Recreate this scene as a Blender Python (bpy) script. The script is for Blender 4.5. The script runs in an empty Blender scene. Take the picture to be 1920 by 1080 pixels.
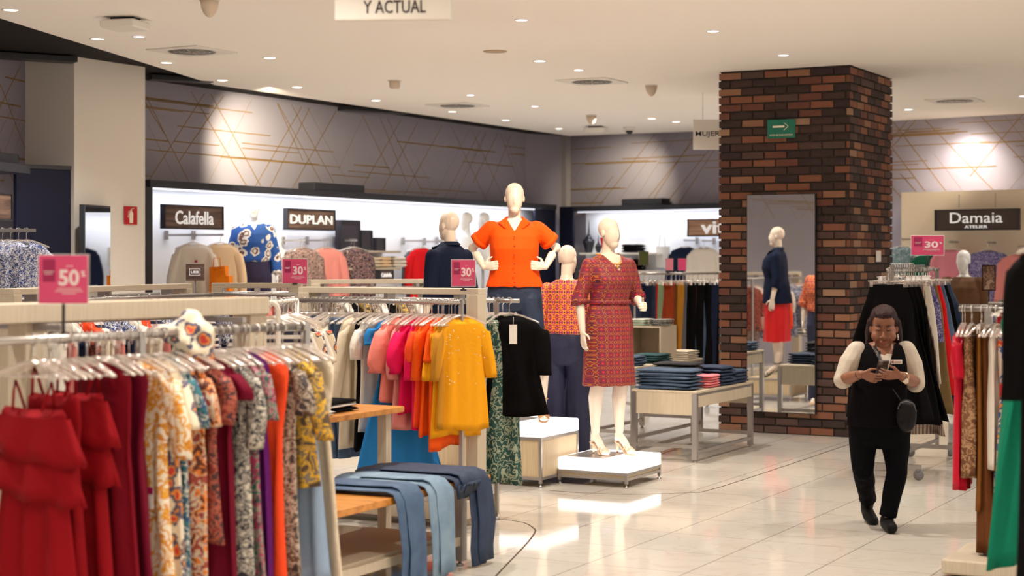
import bpy, bmesh, math, random
from mathutils import Vector, Matrix, noise
R = random.Random(7)
PI = math.pi
C = bpy.context.scene.collection
SC = bpy.context.scene

# ------------------------------------------------------------------ camera, world, exposure
F, H, HY = 3150.0, 1.78, 484.0            # focal length in px, camera height, horizon row
cam = bpy.data.cameras.new('camera'); camo = bpy.data.objects.new('camera', cam); C.objects.link(camo)
camo.location = (0, 0, H); camo.rotation_euler = (PI / 2, 0, 0)
cam.sensor_width = 36; cam.lens = 36 * F / 1920; cam.shift_y = -(540 - HY) / 1920
cam.dof.use_dof = True; cam.dof.focus_distance = 12.6; cam.dof.aperture_fstop = 2.0
cam.clip_start = 0.1; cam.clip_end = 100
SC.camera = camo
SC.view_settings.view_transform = 'Standard'; SC.view_settings.look = 'None'
SC.view_settings.exposure = 0.15; SC.view_settings.gamma = 1
world = bpy.data.worlds.new('world'); SC.world = world; world.use_nodes = True
world.node_tree.nodes['Background'].inputs[0].default_value = (1.0, 0.92, 0.82, 1)
world.node_tree.nodes['Background'].inputs[1].default_value = 1.35
SC.cycles.max_bounces = 8; SC.cycles.diffuse_bounces = 4; SC.cycles.glossy_bounces = 4
SC.cycles.transparent_max_bounces = 24; SC.cycles.transmission_bounces = 4
SC.cycles.sample_clamp_indirect = 6; SC.cycles.caustics_reflective = False; SC.cycles.caustics_refractive = False

ANG = math.radians(28.35)
E1 = Vector((math.cos(ANG), -math.sin(ANG), 0)); E2 = Vector((math.sin(ANG), math.cos(ANG), 0))
RZ1 = -ANG; RZ2 = PI / 2 - ANG            # local x along E1 / along E2
def W(px, py, Y): return Vector(((px - 960) * Y / F, Y, H - (py - HY) * Y / F))
def G(px, py, z=0.0):
    Y = F * (H - z) / (py - HY); return Vector(((px - 960) * Y / F, Y, z))
def ray_line(px, P, d, off=0.0):
    """ground point where the sight line of column px meets the vertical plane through P along d, moved off metres into the room"""
    d = Vector((d[0], d[1], 0)).normalized(); n = Vector((d.y, -d.x, 0)); Q = Vector((P[0], P[1], 0)) + n * off
    k = (px - 960) / F
    t = (k * Q.y - Q.x) / (d.x - k * d.y)
    return Q + d * t

# ------------------------------------------------------------------ materials
MATS = {}
def nt(name):
    m = bpy.data.materials.new(name); m.use_nodes = True; t = m.node_tree
    return m, t, t.nodes['Principled BSDF']
def mat(name, col, rough=0.7, metal=0.0, bump=0.0, bscale=60, emit=0.0, sheen=0.0, coat=0.0, spec=0.5):
    if name in MATS: return MATS[name]
    m, t, b = nt(name)
    b.inputs['Base Color'].default_value = (*col, 1); b.inputs['Roughness'].default_value = rough
    b.inputs['Metallic'].default_value = metal; b.inputs['Coat Weight'].default_value = coat
    b.inputs['Specular IOR Level'].default_value = spec
    if sheen: b.inputs['Sheen Weight'].default_value = sheen
    if emit:
        b.inputs['Emission Color'].default_value = (*col, 1); b.inputs['Emission Strength'].default_value = emit
    if bump: add_bump(t, b, bscale, bump)
    MATS[name] = m; return m
def N(t, typ, **kw):
    n = t.nodes.new(typ)
    for k, v in kw.items(): setattr(n, k, v)
    return n
def add_bump(t, b, scale, strength, stretch=(1, 1, 1)):
    tc = N(t, 'ShaderNodeTexCoord'); mp = N(t, 'ShaderNodeMapping'); mp.inputs['Scale'].default_value = stretch
    no = N(t, 'ShaderNodeTexNoise'); no.inputs['Scale'].default_value = scale; no.inputs['Detail'].default_value = 3
    bu = N(t, 'ShaderNodeBump'); bu.inputs['Strength'].default_value = strength; bu.inputs['Distance'].default_value = 0.01
    t.links.new(tc.outputs['Object'], mp.inputs[0]); t.links.new(mp.outputs[0], no.inputs[0])
    t.links.new(no.outputs[0], bu.inputs['Height']); t.links.new(bu.outputs[0], b.inputs['Normal'])
def ramp(t, stops, mode='CONSTANT'):
    r = N(t, 'ShaderNodeValToRGB'); cr = r.color_ramp; cr.interpolation = mode
    while len(cr.elements) < len(stops): cr.elements.new(0.5)
    for e, (p, c) in zip(cr.elements, stops): e.position = p; e.color = (*c, 1)
    return r
def pat(name, cols, kind='blotch', scale=20, rough=0.7, seed=0, sheen=0.0):
    """printed cloth: the print is the cloth's own colouring"""
    if name in MATS: return MATS[name]
    m, t, b = nt(name); b.inputs['Roughness'].default_value = rough
    L = t.links.new
    tc = N(t, 'ShaderNodeTexCoord'); mp = N(t, 'ShaderNodeMapping'); L(tc.outputs['Object'], mp.inputs[0])
    mp.inputs['Location'].default_value = (seed * 1.37, seed * .71, seed * .39)
    n = len(cols)
    if kind == 'blotch':
        no = N(t, 'ShaderNodeTexNoise'); no.inputs['Scale'].default_value = scale; no.inputs['Detail'].default_value = 2.5
        no.inputs['Distortion'].default_value = 1.2
        L(mp.outputs[0], no.inputs[0])
        lo, hi = 0.36, 0.64
        r = ramp(t, [(0 if i == 0 else lo + (hi - lo) * i / n, cols[i]) for i in range(n)])
        L(no.outputs[0], r.inputs[0]); out = r.outputs[0]
    elif kind == 'floral':
        vo = N(t, 'ShaderNodeTexVoronoi'); vo.inputs['Scale'].default_value = scale
        no = N(t, 'ShaderNodeTexNoise'); no.inputs['Scale'].default_value = scale * 2.2
        ad = N(t, 'ShaderNodeVectorMath', operation='SCALE'); ad.inputs['Scale'].default_value = 0.05
        a2 = N(t, 'ShaderNodeVectorMath', operation='ADD')
        L(mp.outputs[0], no.inputs[0]); L(no.outputs['Color'], ad.inputs[0]); L(mp.outputs[0], a2.inputs[0]); L(ad.outputs[0], a2.inputs[1])
        L(a2.outputs[0], vo.inputs[0])
        base, rest = cols[0], cols[1:]
        k = len(rest)
        r = ramp(t, [(0, rest[0])] + [(0.10 + 0.36 * (i + 1) / k, rest[(i + 1) % k]) for i in range(k - 1)] + [(0.50, base)])
        L(vo.outputs['Distance'], r.inputs[0]); out = r.outputs[0]
    elif kind == 'stripe':
        w = N(t, 'ShaderNodeTexWave', bands_direction='Z'); w.inputs['Scale'].default_value = scale; w.inputs['Distortion'].default_value = 0.6
        r = ramp(t, [(0, cols[0]), (0.5, cols[1])]); L(mp.outputs[0], w.inputs[0]); L(w.outputs['Fac'], r.inputs[0]); out = r.outputs[0]
    elif kind == 'vstripe':
        w = N(t, 'ShaderNodeTexWave', bands_direction='X'); w.inputs['Scale'].default_value = scale; w.inputs['Distortion'].default_value = 0.3
        r = ramp(t, [(0, cols[0]), (0.5, cols[1])]); L(mp.outputs[0], w.inputs[0]); L(w.outputs['Fac'], r.inputs[0]); out = r.outputs[0]
    elif kind == 'lattice':
        sp = N(t, 'ShaderNodeSeparateXYZ'); L(mp.outputs[0], sp.inputs[0])
        def M(op, a, b_=None):
            x = N(t, 'ShaderNodeMath', operation=op)
            for i, v in enumerate((a, b_)):
                if v is None: continue
                if isinstance(v, (int, float)): x.inputs[i].default_value = v
                else: L(v, x.inputs[i])
            return x.outputs[0]
        xx = M('ADD', sp.outputs[0], M('MULTIPLY', sp.outputs[1], 0.5)); zz = sp.outputs[2]
        kx = M('MULTIPLY', xx, scale); kz = M('MULTIPLY', zz, scale * .8)
        f1 = M('MULTIPLY', M('SINE', kx), M('SINE', kz))
        f2 = M('MULTIPLY', M('COSINE', M('MULTIPLY', kx, 4.0)), M('COSINE', M('MULTIPLY', kz, 4.0)))
        f = M('ADD', M('MULTIPLY', M('ABSOLUTE', f1), 0.62), M('MULTIPLY', M('ADD', f2, 1.0), 0.19))
        r = ramp(t, [(i / n * .95, cols[i]) for i in range(n)]); L(f, r.inputs[0]); out = r.outputs[0]
    elif kind == 'wood':
        mp.inputs['Scale'].default_value = (1.2, 9, 14) if seed == 0 else (1.2, 1.2, 16)
        no = N(t, 'ShaderNodeTexNoise'); no.inputs['Scale'].default_value = scale; no.inputs['Detail'].default_value = 4
        L(mp.outputs[0], no.inputs[0])
        r = ramp(t, [(0.3 + 0.4 * i / (n - 1), cols[i]) for i in range(n)], 'LINEAR'); L(no.outputs[0], r.inputs[0]); out = r.outputs[0]
    elif kind == 'laminate':
        mp.inputs['Scale'].default_value = (60, 60, 1.5)
        no = N(t, 'ShaderNodeTexNoise'); no.inputs['Scale'].default_value = scale; no.inputs['Detail'].default_value = 2
        L(mp.outputs[0], no.inputs[0])
        r = ramp(t, [(0.3, cols[0]), (0.7, cols[1])], 'LINEAR'); L(no.outputs[0], r.inputs[0]); out = r.outputs[0]
    elif kind == 'denim':
        no = N(t, 'ShaderNodeTexNoise'); no.inputs['Scale'].default_value = scale; no.inputs['Detail'].default_value = 5
        L(mp.outputs[0], no.inputs[0])
        r = ramp(t, [(0.32, cols[0]), (0.68, cols[1])], 'LINEAR'); L(no.outputs[0], r.inputs[0]); out = r.outputs[0]
    elif kind == 'dots':
        vo = N(t, 'ShaderNodeTexVoronoi'); vo.inputs['Scale'].default_value = scale; vo.inputs['Randomness'].default_value = 0.4
        L(mp.outputs[0], vo.inputs[0])
        r = ramp(t, [(0, cols[1]), (0.16, cols[0])]); L(vo.outputs['Distance'], r.inputs[0]); out = r.outputs[0]
    L(out, b.inputs['Base Color'])
    if kind in ('blotch', 'floral', 'lattice', 'dots', 'stripe', 'vstripe', 'denim'): add_bump(t, b, 40, 0.25)
    if sheen: b.inputs['Sheen Weight'].default_value = sheen
    MATS[name] = m; return m
def cloth(name, col, rough=0.75, sheen=0.0): return mat('cloth_' + name, col, rough, bump=0.3, bscale=35, sheen=sheen, spec=0.12)

WHITE = mat('white_paint', (.80, .76, .70), .6)
CEIL = mat('ceiling_paint', (.95, .90, .84), .9, spec=.1)
SOFFIT = mat('soffit_dark', (.024, .021, .021), .8, spec=.1)
PILLAR = mat('pillar_paint', (.76, .70, .63), .8)
PAPER = mat('wallpaper', (.28, .255, .30), .75)
GOLD = mat('gold_line', (.22, .13, .045), .6)
PANELW = mat('niche_panel', (.86, .87, .91), .6)
NAVYP = mat('navy_panel', (.006, .007, .020), .5, spec=.2)
FRAME = mat('dark_frame', (.014, .014, .020), .45)
STEEL = mat('brushed_steel', (.42, .39, .37), .32, metal=.85)
CHROME = mat('chrome', (.75, .73, .70), .15, metal=1)
BLACKM = mat('black_metal', (.012, .012, .014), .4)
LAM = pat('beige_laminate', [(.47, .39, .285), (.56, .475, .36)], 'laminate', 3, .55)
LAMD = pat('oak_veneer', [(.50, .37, .22), (.62, .48, .31)], 'laminate', 3, .55)
WOODO = pat('orange_wood', [(.36, .125, .016), (.55, .22, .035), (.62, .26, .05)], 'wood', 2.0, .4)
WALNUT = pat('walnut', [(.055, .030, .022), (.13, .075, .055), (.19, .115, .085)], 'wood', 2.2, .5, seed=1)
WALNUTL = pat('light_walnut', [(.30, .16, .09), (.45, .26, .16), (.52, .33, .21)], 'wood', 2.2, .5, seed=1)
LETTER = mat('letter_white', (.85, .85, .86), .5, emit=.35)
MANN = mat('mannequin_gloss', (.70, .585, .48), .32, spec=.35)
MANNW = mat('mannequin_white', (.86, .85, .84), .3)
MIRROR = mat('mirror_glass', (.86, .87, .86), .015, metal=1)
def emis(name, col, s):
    m, t, b = nt(name); b.inputs['Base Color'].default_value = (.8, .8, .8, 1)
    b.inputs['Emission Color'].default_value = (*col, 1); b.inputs['Emission Strength'].default_value = s; MATS[name] = m; return m
LENS = emis('lamp_lens', (1, .93, .82), 4.0)
LENSP = emis('spot_lens', (.93, .86, 1), 4.5)
LIGHTBOX = emis('lightbox_acrylic', (1.0, .985, .97), 1.0)
LEDSTRIP = emis('led_strip', (.86, .88, 1.0), .9)
def clear_plastic(name, tint, fac):
    m, t, b = nt(name); t.nodes.remove(b)
    tr = N(t, 'ShaderNodeBsdfTransparent'); tr.inputs[0].default_value = (*tint, 1)
    gl = N(t, 'ShaderNodeBsdfGlossy'); gl.inputs['Roughness'].default_value = .12; gl.inputs[0].default_value = (1, .95, .9, 1)
    df = N(t, 'ShaderNodeBsdfDiffuse'); df.inputs[0].default_value = (.75, .68, .62, 1)
    m1 = N(t, 'ShaderNodeMixShader'); m1.inputs[0].default_value = .35
    t.links.new(gl.outputs[0], m1.inputs[1]); t.links.new(df.outputs[0], m1.inputs[2])
    m2 = N(t, 'ShaderNodeMixShader'); m2.inputs[0].default_value = fac
    t.links.new(tr.outputs[0], m2.inputs[1]); t.links.new(m1.outputs[0], m2.inputs[2])
    t.links.new(m2.outputs[0], t.nodes['Material Output'].inputs[0]); MATS[name] = m; return m
PLASTIC = clear_plastic('clear_plastic', (.97, .95, .94), .42)
ACRYL = clear_plastic('clear_acrylic', (.98, .97, .97), .18)

# ------------------------------------------------------------------ mesh builder
class MB:
    def __init__(s): s.v = []; s.f = []; s.m = []; s.sm = []
    def add(s, vs, fs, mi=0, M=None, smooth=False):
        o = len(s.v)
        s.v += [tuple(M @ Vector(v)) if M else tuple(v) for v in vs]
        s.f += [[i + o for i in f] for f in fs]; s.m += [mi] * len(fs); s.sm += [smooth] * len(fs)
        return s
    def box(s, x0, x1, y0, y1, z0, z1, mi=0, M=None):
        vs = [(x, y, z) for x in (x0, x1) for y in (y0, y1) for z in (z0, z1)]
        return s.add(vs, [(0, 1, 3, 2), (4, 6, 7, 5), (0, 4, 5, 1), (2, 3, 7, 6), (0, 2, 6, 4), (1, 5, 7, 3)], mi, M)
    def rbox(s, x0, x1, y0, y1, z0, z1, r=.004, mi=0):
        """box with chamfered vertical and top edges"""
        rings = []
        for z, k in ((z0, r), (z0 + r, 0), (z1 - r, 0), (z1, r)):
            a, b, c, d = x0 + k, x1 - k, y0 + k, y1 - k
            rings.append([(a + r, c, z), (b - r, c, z), (b, c + r, z), (b, d - r, z), (b - r, d, z), (a + r, d, z), (a, d - r, z), (a, c + r, z)])
        return s.loft(rings, mi, smooth=False)
    def loft(s, rings, mi=0, caps=(True, True), smooth=True, closed=True, M=None):
        n = len(rings[0]); vs = [p for r in rings for p in r]; fs = []
        for i in range(len(rings) - 1):
            for j in range(n if closed else n - 1):
                k = (j + 1) % n; fs.append((i * n + j, i * n + k, (i + 1) * n + k, (i + 1) * n + j))
        if caps[0]: fs.append(tuple(range(n))[::-1])
        if caps[1]: fs.append(tuple((len(rings) - 1) * n + j for j in range(n)))
        return s.add(vs, fs, mi, M, smooth)
    def tube(s, pts, r, n=8, mi=0, flat=1.0, M=None, caps=(True, True), up=None):
        pts = [Vector(p) for p in pts]; rings = []
        rs = r if isinstance(r, (list, tuple)) else [r] * len(pts)
        ref = Vector(up) if up else None
        for i, p in enumerate(pts):
            a = pts[max(0, i - 1)]; b = pts[min(len(pts) - 1, i + 1)]; d = (b - a).normalized()
            u = ref or (Vector((0, 0, 1)) if abs(d.z) < .9 else Vector((0, 1, 0)))
            x = d.cross(u).normalized(); y = x.cross(d).normalized()
            rings.append([p + (x * math.cos(2 * PI * k / n) + y * math.sin(2 * PI * k / n) * flat) * rs[i] for k in range(n)])
        return s.loft(rings, mi, caps, True, True, M)
    def lathe(s, prof, n=24, c=(0, 0), mi=0, M=None, smooth=True):
        return s.loft([[(c[0] + r * math.cos(2 * PI * k / n), c[1] + r * math.sin(2 * PI * k / n), z) for k in range(n)] for r, z in prof], mi, (True, True), smooth, True, M)
    def ell(s, c, r, n=16, mi=0, M=None):
        c = Vector(c); rings = []
        for i in range(1, n):
            a = PI * i / n
            rings.append([(c.x + r[0] * math.sin(a) * math.cos(2 * PI * k / n), c.y + r[1] * math.sin(a) * math.sin(2 * PI * k / n), c.z - r[2] * math.cos(a)) for k in range(n)])
        return s.loft(rings, mi, M=M)
    def limb(s, pts, M=None, n=14):
        """pts: (x,y,z,r) chain with round joints"""
        for p in pts: s.ell(p[:3], (p[3],) * 3, 10, M=M)
        s.tube([p[:3] for p in pts], [p[3] for p in pts], n, M=M) if len(pts) > 1 else None
        return s
    def mesh(s, name, mats):
        me = bpy.data.meshes.new(name); me.from_pydata(s.v, [], s.f)
        for m in (mats if isinstance(mats, (list, tuple)) else [mats]): me.materials.append(m)
        me.polygons.foreach_set('material_index', s.m); me.polygons.foreach_set('use_smooth', s.sm)
        bm = bmesh.new(); bm.from_mesh(me); bmesh.ops.recalc_face_normals(bm, faces=bm.faces); bm.to_mesh(me); bm.free()
        me.update(); return me
    def build(s, name, mats, parent=None, loc=(0, 0, 0), rz=0):
        return link(name, s.mesh(name, mats), parent, loc, rz)
def link(name, me, parent=None, loc=(0, 0, 0), rz=0):
    o = bpy.data.objects.new(name, me); C.objects.link(o)
    o.location = loc; o.rotation_euler = (0, 0, rz)
    if parent: o.parent = parent
    return o
LABELS = {}
def tag(o, label=None, cat=None, group=None, kind=None):
    if label:
        o['label'] = label; LABELS.setdefault(label, []).append((o.name, group))
        if not 4 <= len(label.split()) <= 16: print('LABEL LENGTH', len(label.split()), label)
    if cat: o['category'] = cat
    if group: o['group'] = group
    if kind: o['kind'] = kind
    return o
def thing(name, label, cat, loc=(0, 0, 0), rz=0, group=None):
    o = bpy.data.objects.new(name, None); C.objects.link(o); o.empty_display_size = .1
    o.location = loc; o.rotation_euler = (0, 0, rz); return tag(o, label, cat, group)
def dup(root, loc, rz, label, group=None):
    r = root.copy(); C.objects.link(r); r.location = loc; r.rotation_euler = (0, 0, rz)
    tag(r, label, None, group)
    for ch in list(root.children):
        c = ch.copy(); C.objects.link(c); c.parent = r
    return r
def voxel(mb, name, mats, size, smooth=3, parent=None, loc=(0, 0, 0), rz=0, disp=None, lap=0.5):
    """fuse overlapping closed shapes into one continuous skin"""
    me = mb.mesh(name + '_raw', mats); o = bpy.data.objects.new('tmp', me); C.objects.link(o)
    m = o.modifiers.new('r', 'REMESH'); m.mode = 'VOXEL'; m.voxel_size = size; m.use_smooth_shade = True
    if smooth:
        s = o.modifiers.new('s', 'SMOOTH'); s.iterations = smooth; s.factor = lap
    dg = bpy.context.evaluated_depsgraph_get(); new = bpy.data.meshes.new_from_object(o.evaluated_get(dg))
    new.name = name; bpy.data.objects.remove(o); bpy.data.meshes.remove(me)
    new.materials.clear()
    for mm in (mats if isinstance(mats, (list, tuple)) else [mats]): new.materials.append(mm)
    if disp:
        co = [v.co + v.normal * disp(v.co) for v in new.vertices]
        for v, c in zip(new.vertices, co): v.co = c
        new.update()
    new.polygons.foreach_set('use_smooth', [True] * len(new.polygons))
    return link(name, new, parent, loc, rz)
def folds(a, sx, sz, seed=0):
    return lambda p: a * noise.noise(Vector((p.x * sx + seed, p.y * sx, p.z * sz)))
def text(name, body, w, h, mats, parent, x=0, y=-.012, z=0, ext=.004, off=0.0, rz=0, hfit=True):
    """raised lettering, centred on x, z, facing local -y"""
    cu = bpy.data.curves.new('t', 'FONT'); cu.body = body; cu.align_x = 'CENTER'; cu.align_y = 'CENTER'; cu.extrude = ext; cu.size = 1; cu.offset = off
    cu.extrude = .01; cu.resolution_u = 3
    o = bpy.data.objects.new('t', cu); C.objects.link(o); dg = bpy.context.evaluated_depsgraph_get()
    me = bpy.data.meshes.new_from_object(o.evaluated_get(dg)); bpy.data.objects.remove(o); me.name = name
    xs = [v.co.x for v in me.vertices]; ys = [v.co.y for v in me.vertices]
    sx = w / (max(xs) - min(xs)); sy = h / (max(ys) - min(ys)); cx = (max(xs) + min(xs)) / 2; cy = (max(ys) + min(ys)) / 2
    for v in me.vertices: v.co = Vector(((v.co.x - cx) * sx, -v.co.z / .01 * ext, (v.co.y - cy) * sy))
    me.materials.clear(); me.materials.append(mats); me.update()
    return link(name, me, parent, (x, y, z), rz)
def area(name, loc, target, sx, sy, power, col, parent=None, spread=PI):
    l = bpy.data.lights.new(name, 'AREA'); l.shape = 'RECTANGLE'; l.size = sx; l.size_y = sy; l.energy = power; l.color = col; l.spread = spread
    o = bpy.data.objects.new(name, l); C.objects.link(o); o.location = loc
    o.rotation_euler = (Vector(target) - Vector(loc)).to_track_quat('-Z', 'Y').to_euler()
    if parent: o.parent = parent
    return o
def spot(name, loc, target, power, col, size=100, blend=.8, rad=.05, parent=None):
    l = bpy.data.lights.new(name, 'SPOT'); l.energy = power; l.color = col; l.spot_size = math.radians(size); l.spot_blend = blend; l.shadow_soft_size = rad
    o = bpy.data.objects.new(name, l); C.objects.link(o); o.location = loc
    o.rotation_euler = (Vector(target) - Vector(loc)).to_track_quat('-Z', 'Y').to_euler()
    if parent: o.parent = parent
    return o
WARM = (1, .93, .84); COOL = (.86, .90, 1.0)
CZ = 3.70

# ------------------------------------------------------------------ the setting
WA = Vector((-4.07, 18.65, 0)); WBk = Vector((.17, 26.6, 0)); WC = Vector((.89, 27.2, 0)); DB = Vector((.77, -.638, 0)).normalized()
RZB = math.atan2(DB.y, DB.x)
def prism(name, pts, z0, z1, m, **kw):
    b = MB(); b.loft([[(x, y, z0) for x, y in pts], [(x, y, z1) for x, y in pts]], smooth=False)
    return tag(b.build(name, m), kind='structure')
# floor: polished cream porcelain in a square grid
fm, t, b = nt('floor_tiles'); L = t.links.new
tc = N(t, 'ShaderNodeTexCoord'); mp = N(t, 'ShaderNodeMapping'); mp.vector_type = 'POINT'
mp.inputs['Rotation'].default_value = (0, 0, ANG); L(tc.outputs['Object'], mp.inputs[0])
sp = N(t, 'ShaderNodeSeparateXYZ'); L(mp.outputs[0], sp.inputs[0])
def grid(sock, off, w):
    a = N(t, 'ShaderNodeMath', operation='SUBTRACT'); L(sock, a.inputs[0]); a.inputs[1].default_value = off
    p = N(t, 'ShaderNodeMath', operation='PINGPONG'); L(a.outputs[0], p.inputs[0]); p.inputs[1].default_value = .31
    c = N(t, 'ShaderNodeMath', operation='LESS_THAN'); L(p.outputs[0], c.inputs[0]); c.inputs[1].default_value = w; return c.outputs[0]
g1 = grid(sp.outputs[0], -3.024 - 62, .0028); g2 = grid(sp.outputs[1], 11.93 - 62, .0020)
mx = N(t, 'ShaderNodeMath', operation='MAXIMUM'); L(g1, mx.inputs[0]); L(g2, mx.inputs[1])
no = N(t, 'ShaderNodeTexNoise'); no.inputs['Scale'].default_value = 1.6; no.inputs['Detail'].default_value = 8; no.inputs['Distortion'].default_value = 2.2
mp2 = N(t, 'ShaderNodeMapping'); mp2.inputs['Rotation'].default_value = (0, 0, .2); mp2.inputs['Scale'].default_value = (.8, 1.6, 1)
L(tc.outputs['Object'], mp2.inputs[0]); L(mp2.outputs[0], no.inputs[0])
rr = ramp(t, [(0, (.62, .57, .50)), (.47, (.64, .59, .52)), (.50, (.59, .53, .46)), (.53, (.64, .59, .52)), (1, (.66, .61, .54))], 'LINEAR'); L(no.outputs[0], rr.inputs[0])
mc = N(t, 'ShaderNodeMix', data_type='RGBA'); L(mx.outputs[0], mc.inputs[0]); L(rr.outputs[0], mc.inputs[6]); mc.inputs[7].default_value = (.22, .16, .12, 1)
L(mc.outputs[2], b.inputs['Base Color']); b.inputs['Roughness'].default_value = .07; b.inputs['IOR'].default_value = 1.55
prism('floor', [(-14, -8), (16, -8), (16, 32), (-14, 32)], -.1, 0, fm)
prism('ceiling', [(-7.06, -8), (-4.1, 13.46), (-3.29, 18.65), (.9, 26.4), (2.45, 25.62), (3.3, 25.2), (14, 16.4), (14, -8)], CZ, CZ + .12, CEIL)
prism('ceiling_recess', [(-14, -8), (16, -8), (16, 32), (-14, 32)], CZ + .06, CZ + .16, SOFFIT)
# dark service slots in the recess
for a, bb in (((-60, 106), (140, 118)), ((280, 150), (395, 156)), ((640, 207), (760, 214))):
    p = G(a[0], a[1], CZ - .01); q = G(bb[0], bb[1], CZ - .01)
    MBx = MB(); d = (q - p); nn = Vector((d.y, -d.x, 0)).normalized() * .1
    MBx.loft([[tuple(p + nn), tuple(q + nn), tuple(q - nn), tuple(p - nn)], [tuple(v + Vector((0, 0, .05))) for v in (p + nn, q + nn, q - nn, p - nn)]], smooth=False)
    tag(MBx.build('trim_%d' % (1 + len([o for o in C.objects if o.name.startswith('trim_')])), BLACKM), kind='structure')

def wall(name, P, d, L, z0=0, z1=CZ + .06, th=.15, lines=True, seed=1):
    rz = math.atan2(d[1], d[0]); b = MB(); b.box(0, L, 0, th, z0, z1, 0)
    if lines:
        r = random.Random(seed); zl, zh = 2.45, CZ + .0
        def strip(x0, za, x1, zb, w=.0045):
            w *= 1.45
            for _ in (0,):
                x0_, x1_ = max(0, min(L, x0)), max(0, min(L, x1))
                if abs(x1 - x0) > 1e-6:
                    za_ = za + (zb - za) * (x0_ - x0) / (x1 - x0); zb_ = za + (zb - za) * (x1_ - x0) / (x1 - x0)
                else: za_, zb_ = za, zb
                if abs(x1_ - x0_) + abs(zb_ - za_) < .05: return
                dx, dz = x1_ - x0_, zb_ - za_; l = math.hypot(dx, dz); nx, nz = -dz / l * w, dx / l * w
                b.add([(x0_ + nx, -.0015, za_ + nz), (x1_ + nx, -.0015, zb_ + nz), (x1_ - nx, -.0015, zb_ - nz), (x0_ - nx, -.0015, za_ - nz)], [(0, 1, 2, 3)], 1)
        x = -1.2
        while x < L:
            s = r.choice((1, -1)); k = r.choice((.58, .62, .5)); h = (zh - zl)
            full = r.random() < .7
            za, zb = (zl, zh) if full else ((zl, zl + h * r.uniform(.4, .7)) if r.random() < .5 else (zl + h * r.uniform(.3, .6), zh))
            xa = x if s > 0 else x + h * k
            strip(xa, za, xa + s * (zb - za) * k * 1.6, zb, r.choice((.0045, .0045, .002)))
            x += r.uniform(.14, .36)
        for i in range(int(L * 3.4)):
            xa = r.uniform(-1, L); l = r.uniform(.8, 2.6); z = zl + .05 + r.random() * (zh - zl - .12)
            strip(xa, z, min(L, xa + l), z, r.choice((.004, .004, .006)))
    return tag(b.build(name, [PAPER, GOLD], None, (P[0], P[1], 0), rz), kind='structure')
wall('wall_back_left', WA - E2 * 1.2, E2, 10.2, seed=3)
cd = (WC - WBk)
wall('wall_corner', WBk, cd.normalized(), cd.length, lines=False)
wall('wall_back', WC, DB, 14, seed=9)
dl = Vector((math.sin(math.radians(8.9)), math.cos(math.radians(8.9)), 0)); PL = Vector((-4.87, 16.8, 0))
wall('wall_left', PL - dl * 24, dl, 24.0, seed=5)
# plastered pillar
b = MB(); b.box(-.9, 0, 0, 1.043, 0, CZ + .06); b.box(-.9, .012, -.012, 1.05, 0, .1, 1)
tag(b.build('wall_pillar', [PILLAR, STEEL], None, (-4.30, 16.5, 0), RZ1), kind='structure')
b = MB(); b.box(-.28, 0, -.02, .1, 0, CZ + .06)
p = ray_line(1063, WC, DB, .1)
b.build('wall_corner_pier', mat('grey_plaster', (.34, .31, .31), .8), None, (p.x, p.y, 0), RZB)['kind'] = 'structure'

# brick column
bcols = [(.030, .013, .011), (.048, .020, .015), (.13, .042, .024), (.20, .072, .036), (.25, .115, .062), (.075, .038, .030), (.30, .17, .10)]
BR = [mat('brick_%d' % i, c, .75, bump=.5, bscale=70) for i, c in enumerate(bcols)]
MORT = mat('mortar', (.050, .038, .030), .9, bump=.6, bscale=120)
def column():
    CW, CD = 1.38, 1.516; b = MB(); b.box(-CW + .014, -.014, .014, CD - .014, 0, CZ + .04, 7)
    r = random.Random(5); ch = .082; n = int(CZ / ch) + 1
    def face(L, M):
        for k in range(n):
            z0 = k * ch + .008; z1 = min(z0 + .064, CZ); x = -.122 * (k % 2)
            if z0 >= CZ: continue
            while x < L:
                x0, x1 = max(0.0, x + .008), min(L, x + .236)
                if x1 - x0 > .03:
                    j = r.uniform(-.003, .004); mi = r.choices(range(7), (5, 4, 4, 4, 2.2, 3, 1))[0]
                    b.box(x0, x1, -.004 - j, .03, z0, z1, mi, M)
                x += .244
    T = Matrix.Translation
    face(CW, T((-CW, 0, 0)))
    face(CD, T((0, 0, 0)) @ Matrix.Rotation(PI / 2, 4, 'Z'))
    face(CW, T((0, CD, 0)) @ Matrix.Rotation(PI, 4, 'Z'))
    face(CD, T((-CW, CD, 0)) @ Matrix.Rotation(-PI / 2, 4, 'Z'))
    o = b.build('wall_column', BR + [MORT], None, (3.355, 16.69, 0), RZ1); o['kind'] = 'structure'
column()
COLP = Vector((3.355, 16.69, 0))
# floor joint strips
def strip_path(name, pts, w=.006):
    P = [G(x, y, .0) for x, y in pts]; fine = []
    for i in range(len(P) - 1):
        p0, p1, p2, p3 = P[max(0, i - 1)], P[i], P[i + 1], P[min(len(P) - 1, i + 2)]
        for k in range(6):
            u = k / 6; fine.append(.5 * ((2 * p1) + (-p0 + p2) * u + (2 * p0 - 5 * p1 + 4 * p2 - p3) * u * u + (-p0 + 3 * p1 - 3 * p2 + p3) * u ** 3))
    fine.append(P[-1]); b = MB(); b.tube([p + Vector((0, 0, .0005)) for p in fine], w, 6, flat=.25)
    tag(b.build(name, mat('joint_strip', (.10, .05, .035), .4, metal=.5)), kind='structure')
strip_path('trim_4', [(1700, 800), (1593, 833), (1465, 876), (1337, 917), (1290, 924), (1180, 927), (1110, 925), (1030, 920)])
strip_path('trim_5', [(925, 973), (960, 976), (985, 981), (1000, 990), (1003, 998), (985, 1022), (930, 1080), (880, 1140)])

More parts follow.
